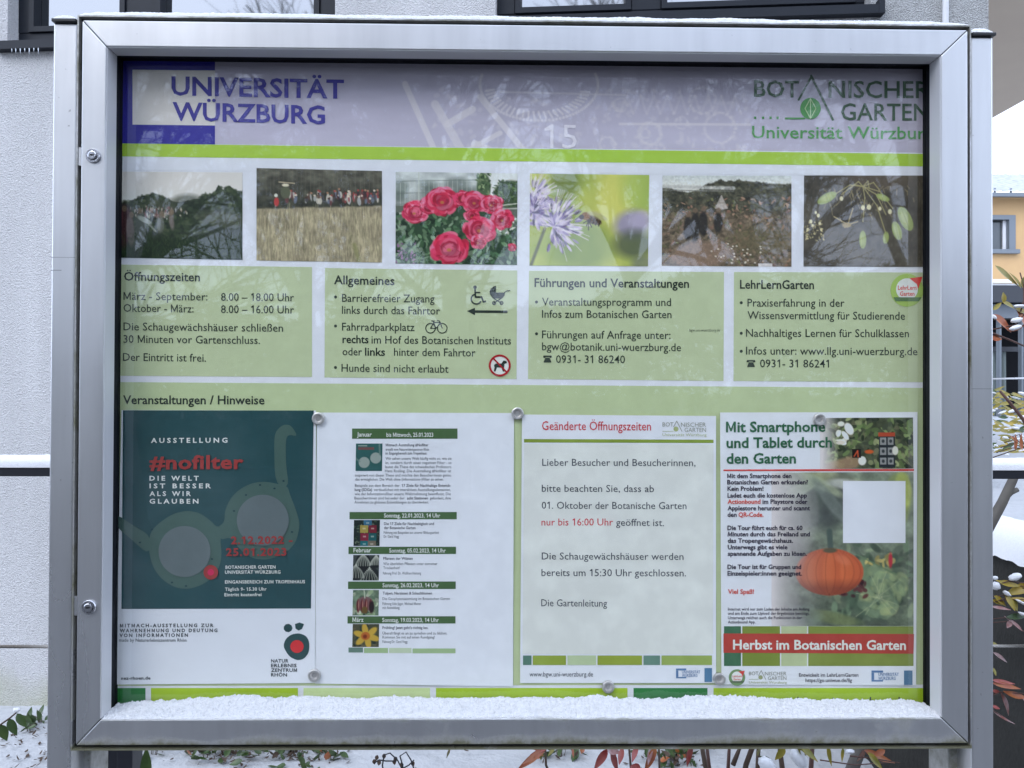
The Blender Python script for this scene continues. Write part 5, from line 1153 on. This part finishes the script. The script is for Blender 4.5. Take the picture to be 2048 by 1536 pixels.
stem_px(nd, [(2035, 645), (2048, 600), (2047, 570), (2040, 545)], 1.5, 1.2, Yn + .1); stem_px(nd, [(1980, 660), (2030, 650), (2052, 625)], 1.5, 1.2, Yn + .1)
L_ = [((1990, 531), (2038, 573), 17, OL), ((2042, 577), (2018, 545), 9, OL), ((2045, 575), (2052, 550), 16, OL), ((2006, 605), (2006, 584), 12, OL), ((2004, 604), (2030, 618), 12, OL), ((1986, 620), (2003, 605), 9, OL), ((2030, 618), (2062, 625), 13, OL),
      ((1984, 629), (2022, 666), 21, OR), ((2058, 660), (2032, 619), 22, OR), ((1980, 676), (2004, 678), 15, OR), ((2014, 661), (2050, 650), 12, OR)]
for a, b, w_, m_ in L_: leaf_px(nd, a, b, w_, Yn + .1, m_)
snowblob(nd, 2033, 640, 12, 5, Yn + .09, .2); snowblob(nd, 2031, 655, 13, 4.5, Yn + .09, .3); snowblob(nd, 1989, 634, 6, 3, Yn + .09, -.8); snowblob(nd, 2040, 612, 12, 3, Yn + .09)
# dense middle tuft
for k in range(120):
    x = random.uniform(1975, 2075); y = random.uniform(785, 905); a = random.uniform(-.6, .6) + random.choice((0, math.pi)); L0 = random.uniform(16, 34); yy = Yn + .55 + random.uniform(0, .5)
    leaf_px(nd, (x, y), (x + L0 * math.cos(a), y + L0 * math.sin(a)), random.uniform(5, 9), yy, random.choice((OL, OL, OL, YE, GR)))
for k in range(34):
    x = random.uniform(1985, 2060); y = random.uniform(785, 925)
    snowblob(nd, x, y, random.uniform(3, 11), random.uniform(1.2, 3), Yn + .5 + random.uniform(0, .4), random.uniform(-.4, .4))
for x, y, x2, y2 in ((2030, 900, 2031, 868), (2044, 900, 2043, 866), (2052, 905, 2054, 868), (2036, 884, 2020, 872)): leaf_px(nd, (x, y), (x2, y2), 8, Yn + .3, OR)
for k in range(5): stem_px(nd, [(1985 + 8 * k, 915 - 10 * k), (2015 + 6 * k, 905 - 9 * k), (2060, 890 + 6 * k)], 1.2, 1, Yn + .4, M_twig)
# lower tufts in front of the retaining wall
Yl = 0.70
L_ = [((2070, 1168), (2008, 1190), 20, YE), ((1998, 1164), (2040, 1172), 13, YE), ((2040, 1172), (1990, 1160), 10, YE), ((1988, 1192), (2012, 1212), 14, YE), ((2010, 1190), (2030, 1222), 15, YE), ((2056, 1200), (2018, 1196), 9, YE), ((2012, 1235), (2056, 1232), 12, GR), ((2024, 1200), (2035, 1222), 16, OL),
      ((2045, 1262), (2008, 1232), 8, FR), ((2022, 1242), (2014, 1256), 11, FR), ((1982, 1213), (2022, 1220), 7, FR), ((1982, 1286), (1996, 1290), 7, OL), ((1986, 1305), (2014, 1325), 9, FR), ((1985, 1335), (1992, 1352), 7, OL),
      ((1984, 1360), (2030, 1368), 9, RE), ((1984, 1366), (2042, 1378), 12, OR), ((2052, 1395), (2006, 1382), 13, OR), ((1984, 1382), (2000, 1384), 8, RE), ((2001, 1385), (2017, 1432), 13, FR), ((2045, 1398), (2062, 1402), 8, FR), ((1984, 1420), (2030, 1448), 6, FR), ((1984, 1412), (2000, 1418), 7, RE), ((1984, 1200), (2004, 1210), 9, YE)]
for a, b, w_, m_ in L_:
    leaf_px(nd, a, b, w_, Yl, m_, random.uniform(-.02, .02))
    hx = 1955 if a[0] < 2030 else 2085
    stem_px(nd, [(hx, a[1] + (a[1] - 1290) * -.04), ((a[0] + hx) / 2, a[1] + 3), a, (a[0] * .6 + b[0] * .4, a[1] * .6 + b[1] * .4)], 1.2, .7, Yl + .003)
for x, y, a, b, r in ((2030, 1154, 13, 7, .35), (1992, 1172, 9, 8, -.5), (1990, 1156, 6, 4, 0), (2014, 1187, 9, 4, -.6), (2043, 1205, 13, 2.5, -.5), (2045, 1228, 9, 3, -.4), (2060, 1165, 10, 8, 0)): snowblob(nd, x, y, a, b, Yl - .004, r)
stem_px(nd, [(1960, 1180), (2018, 1162), (2062, 1168)], 1.3, 1, Yl); stem_px(nd, [(1960, 1215), (2015, 1195), (2060, 1210)], 1.2, 1, Yl); stem_px(nd, [(1960, 1400), (2002, 1384), (2060, 1388)], 1.2, 1, Yl)
# part of the bush seen under the board
Yb = 0.75
for pts in ([(1432, 1620), (1418, 1530), (1412, 1480)], [(1428, 1600), (1410, 1530), (1400, 1470)], [(1455, 1620), (1456, 1540), (1460, 1470)], [(1478, 1600), (1492, 1530), (1510, 1480), (1520, 1450)], [(1520, 1640), (1515, 1540), (1518, 1470)], [(1560, 1620), (1565, 1540), (1556, 1470)], [(1625, 1620), (1622, 1540), (1626, 1470)], [(1466, 1530), (1476, 1505), (1482, 1490)]):
    stem_px(nd, pts, random.uniform(3, 6.5), random.uniform(2.5, 5), Yb + random.uniform(-.05, .1), M_stem if random.random() < .5 else M_twig)
L_ = [((1383, 1490), (1374, 1534), 12, RE), ((1600, 1490), (1636, 1524), 13, OL), ((1655, 1490), (1663, 1532), 10, OL), ((1686, 1495), (1684, 1524), 7, OL), ((1725, 1500), (1714, 1523), 16, OR), ((1728, 1500), (1790, 1526), 15, OR), ((1736, 1505), (1766, 1540), 14, OL), ((1592, 1492), (1612, 1512), 22, OL), ((1570, 1495), (1550, 1520), 14, OL), ((1520, 1495), (1516, 1512), 10, OL), ((1770, 1500), (1745, 1512), 12, OR), ((1610, 1500), (1600, 1480), 12, OL)]
for a, b, w_, m_ in L_: leaf_px(nd, a, b, w_, Yb - .1, m_, random.uniform(-.03, .03))
leaf_px(nd, (1520, 1512), (1552, 1560), 30, Yb - .08, GR); snowblob(nd, 1534, 1530, 20, 13, Yb - .09, -.7); snowblob(nd, 1598, 1516, 24, 13, Yb - .09, -1.0); snowblob(nd, 1700, 1503, 9, 4, Yb - .09)
stem_px(nd, [(1700, 1512), (1740, 1516), (1800, 1526)], 1.6, 1.2, Yb - .1); stem_px(nd, [(1640, 1520), (1710, 1530), (1790, 1524)], 1.4, 1, Yb)
tag(obj('dark_ground_patch', MB().box(0.80, 1.199, 1.28, 1.62, 0.0, 0.07), M_dark_ground), kind='structure')  # low dark brown slab beside the retaining wall

nd2 = thing('red_leaved_shrub', 'low shrub with red and orange leaves in the snow under the notice board', 'bush', (0.2, 0.7, 0))
Ys = 0.55
for a, b, w_, m_ in (((1215, 1498), (1188, 1540), 16, RE), ((1222, 1500), (1236, 1545), 14, RE), ((1214, 1496), (1240, 1506), 18, FR), ((1245, 1495), (1238, 1530), 12, RE), ((1262, 1530), (1280, 1552), 26, RE), ((1275, 1490), (1264, 1525), 11, RE), ((1312, 1492), (1288, 1545), 15, OR), ((1302, 1494), (1296, 1530), 10, FR),
    ((1092, 1498), (1045, 1528), 12, OR), ((1086, 1500), (1034, 1540), 14, OR), ((1100, 1492), (1060, 1510), 8, RE), ((1110, 1494), (1096, 1512), 7, OL), ((900, 1497), (893, 1516), 5, OL), ((1145, 1494), (1147, 1516), 5, OR), ((1078, 1492), (1082, 1520), 12, OL), ((1075, 1494), (1070, 1520), 5, OR)):
    leaf_px(nd2, a, b, w_, Ys, m_, random.uniform(-.03, .03))
for pts in ([(1330, 1640), (1320, 1560), (1317, 1480)], [(1290, 1620), (1262, 1540), (1256, 1470)], [(1120, 1600), (1092, 1530), (1090, 1480)]): stem_px(nd2, pts, 3, 2, Ys + .05, M_twig)

# little leafy plants and seed heads in the snow
def ground_at(px, py, z=0.045):
    d = ray(px, py); t_ = (z - CAM[2]) / d[2]; return CAM + d * t_
lm = {}
for nm, m_ in (('g', GR), ('o', OR), ('t', M_twig)):
    q = leaf_mesh((0, 0, 0), (0.032, 0, 0.006), 0.016, (0, 0, 1), .15, 5).mesh('leaf'); q.materials.append(m_); q.shade_smooth(); lm[nm] = q
spots = [(410, 1512, 7, 'low dark green sprig in the snow, left of the first clump under the board'), (450, 1508, 26, 'bushy dark green clump in the snow below the teal poster'), (478, 1497, 14, 'small green clump behind the bushy one below the teal poster'), (590, 1508, 26, 'bushy green clump in the snow under the ring magnet beside the programme'), (570, 1500, 9, 'tiny green sprig left of the clump below the programme'),
         (664, 1524, 6, 'tiny brown sprig in the snow left of the dark seed heads'), (305, 1508, 8, 'small sprig in the snow right of the black railing post'), (1120, 1512, 12, 'dark sprig in the snow left of the red leaved shrub'), (1345, 1512, 20, 'dark green clump in the snow right of the red leaved shrub'), (1350, 1534, 10, 'small clump in the snow at the bottom edge by the bush stems'), (60, 1465, 5, 'tiny dry sprig in the snow in front of the wall at the left'), (190, 1500, 5, 'tiny sprig in the snow behind the left leg of the board'), (75, 1448, 6, 'dark fallen leaves at the foot of the white wall')]
for px, py, n, lb in spots:
    n = int(n * 2.2)
    g0 = ground_at(px, py); r = thing('small_plant', lb, 'plant', tuple(g0), 'small plants poking out of the snow')
    for k in range(n):
        o = bpy.data.objects.new('leaf', lm['g' if random.random() < .8 else ('o' if random.random() < .3 else 't')]); COL.objects.link(o); o.parent = r
        sp = 0.012 + 0.0022 * n; o.location = (random.gauss(0, sp * .6), random.gauss(0, sp * .4), random.uniform(0, .045 if n > 8 else .012))
        o.rotation_euler = (random.uniform(-.8, .8), random.uniform(-1.1, .6), random.uniform(0, 6.28)); s_ = random.uniform(.7, 1.5); o.scale = (s_, s_, s_)
    mb = MB()
    for k in range(max(2, n // 4)): mb.tube([(g0[0], g0[1], g0[2] - .05), (g0[0] + random.uniform(-.02, .02), g0[1], g0[2] + .02), (g0[0] + random.uniform(-.04, .04), g0[1] + random.uniform(-.03, .03), g0[2] + .04)], [.0016, .0012, .0008], 5)
    obj('stem', mb, M_twig, r, smooth=True)
lit = MB(); R2 = random.Random(4)
for k in range(260):
    px, py = R2.choice([(R2.uniform(300, 1790), R2.uniform(1498, 1545)), (R2.uniform(0, 95), R2.uniform(1442, 1536)), (R2.gauss(450, 50), R2.gauss(1512, 8)), (R2.gauss(600, 40), R2.gauss(1512, 8)), (R2.gauss(1350, 50), R2.gauss(1515, 10))])
    g0 = ground_at(px, py, 0.052); a_ = R2.uniform(0, 6.28); L0 = R2.uniform(.008, .024)
    q = leaf_mesh(g0, (g0[0] + L0 * math.cos(a_), g0[1] + L0 * math.sin(a_), g0[2] + R2.uniform(-.004, .014)), L0 * .45, (0, 0, 1), .2, 3)
    lit.add(np.concatenate(q.v), q.f)
tag(obj('fallen_leaves', lit, M_twig, smooth=True), 'dark fallen leaves and bits scattered over the snowy bed', kind='stuff')
sh = thing('seed_head_plant', 'dark dried arching stems with seed heads in the snow under the programme sheet', 'plant', tuple(ground_at(790, 1560)))
Yd = 1.0
for pts in ([(770, 1580), (765, 1530), (768, 1510), (780, 1506), (795, 1520), (805, 1540)], [(812, 1580), (805, 1530), (800, 1512), (812, 1504), (822, 1520), (830, 1545)], [(790, 1580), (800, 1540), (818, 1530), (828, 1520)], [(748, 1526), (758, 1520), (772, 1522), (792, 1522)]): stem_px(sh, pts, 1.6, 1.3, Yd, M_rail)
for x, y in ((748, 1523), (755, 1515), (790, 1518), (788, 1524), (802, 1530), (805, 1538), (832, 1540), (760, 1525), (768, 1512), (824, 1527)):
    leaf_px(sh, (x, y - 5), (x + random.uniform(-4, 4), y + 6), 8, Yd, M_twig)
lf = thing('leafy_twig', 'twig with three green leaves and a blob of snow, at the lower left edge', 'branch', tuple(P(20, 1445, .9)))
stem_px(lf, [(-60, 1475), (0, 1450), (20, 1436), (34, 1424), (38, 1420)], 2, 1.4, .9, M_twig)
for a, b, w_ in (((2, 1449), (14, 1482), 19), ((18, 1437), (34, 1471), 17), ((34, 1427), (53, 1455), 15), ((-20, 1458), (-10, 1480), 15)): leaf_px(lf, a, b, w_, .9, GR)
snowblob(lf, 33, 1420, 7, 4.5, .9)
l2 = thing('single_leaf', 'single upright green leaf beside the black railing post, below the board', 'leaf', tuple(P(293, 1540, .35)))
leaf_px(l2, (292, 1560), (293, 1494), 22, .35, GR); stem_px(l2, [(292, 1700), (292, 1560)], 1.5, 1.2, .35, M_twig)

# ------------------------------------------------------------ BARE TREES AND AN ADDED HEDGE BEHIND THE PHOTOGRAPHER (seen mirrored in the glass)
def bare_tree(x, y, H, seed, label, r0=0.16, dens=1.0, lean=0.0):
    R = random.Random(seed); root = thing('bare_tree', label, 'tree', (x, y, 0), 'bare winter trees mirrored in the glass'); trunk = MB(); crown = MB()
    cnt = [0]
    def grow(p, d, L, r, lev, mb):
        n = 4 if lev < 3 else 3; pts = [p]; q = p.copy(); dd = d.copy()
        for i in range(n):
            dd = (dd + Vector((R.uniform(-1, 1), R.uniform(-1, 1), R.uniform(-.6, .9))) * (.16 if lev < 2 else .28)).normalized(); q = q + dd * L / n; pts.append(q.copy())
        mb.tube(pts, [r * (1 - .5 * i / n) for i in range(n + 1)], 7 if lev < 2 else (4 if lev < 4 else 3), False); cnt[0] += 1
        if lev >= 5 or r < .0045: return
        k = (5, 4, 4, 4, 3)[lev]; k = max(2, int(k * dens + R.random()))
        for j in range(k):
            t = R.uniform(.3, 1) if lev else R.uniform(.35, 1); b = pts[min(n, int(t * n))]
            az = R.uniform(0, 6.28); sp = R.uniform(.5, 1.0); ax = dd.orthogonal().normalized(); ax.rotate(Matrix.Rotation(az, 3, dd))
            nd_ = (dd * math.cos(sp) + ax * math.sin(sp) + Vector((0, 0, .12))).normalized()
            grow(b.copy(), nd_, L * R.uniform(.55, .75), r * R.uniform(.42, .6), lev + 1, trunk if lev < 1 else crown)
    grow(Vector((x, y, 0)), Vector((lean, 0, 1)).normalized(), H * .45, r0, 0, trunk)
    obj('trunk', trunk, M_bark, root, smooth=True); obj('crown', crown, M_bark, root)
for a in ((-3.0, -5.4, 8.0, 11, 'slender bare tree mirrored over the university name', .13, 1.0, -.1), (-0.6, -8.5, 11.5, 12, 'tall bare tree mirrored in the middle of the header', .2, 1.1, .05), (2.3, -6.8, 8, 13, 'bare tree mirrored over the garden logo', .13, 1.0, .12),
          (-6.5, -9.5, 14, 14, 'large bare tree mirrored at the left edge of the glass', .24, 1.1, .1), (5.6, -9.0, 13, 15, 'large bare tree mirrored at the right edge of the glass', .2, 1.0, -.05), (2.6, -13.5, 15, 16, 'distant bare tree mirrored right of the numerals', .18, 1.1, 0), (-3.6, -13.5, 12, 17, 'distant bare tree mirrored left of the numerals', .2, 1.1, .05)):
    bare_tree(*a)
hd = MB()  # added foliage that darkens the low reflections in the glass
R = np.random.default_rng(5)
n = 110000; cx = R.uniform(-24, 24, n); cy = R.uniform(-13.6, -11.6, n); top = 1.7 + 0.9 * np.clip(cx / 6 + .3, -.3, 1) + 1.3 * fbm(cx / 2.4, cx * 0, 3) + .4 * fbm(cx / .5, cx * 0, 8)
cz_ = R.uniform(0, 1, n) ** .45 * top
off = R.normal(0, .065, (n, 3, 3))
pts = np.stack([cx, cy, cz_], 1)[:, None, :] + off; pts[..., 2] = np.abs(pts[..., 2])
hd.add(pts.reshape(-1, 3), [(3 * i, 3 * i + 1, 3 * i + 2) for i in range(n)]); hd.box(-24, 24, -13.4, -11.9, 0, 0.8)
tag(obj('added_hedge', hd, M_added_hedge), 'added bank of dark foliage behind the bare trees, darkening reflections in the glass', 'added_hedge')
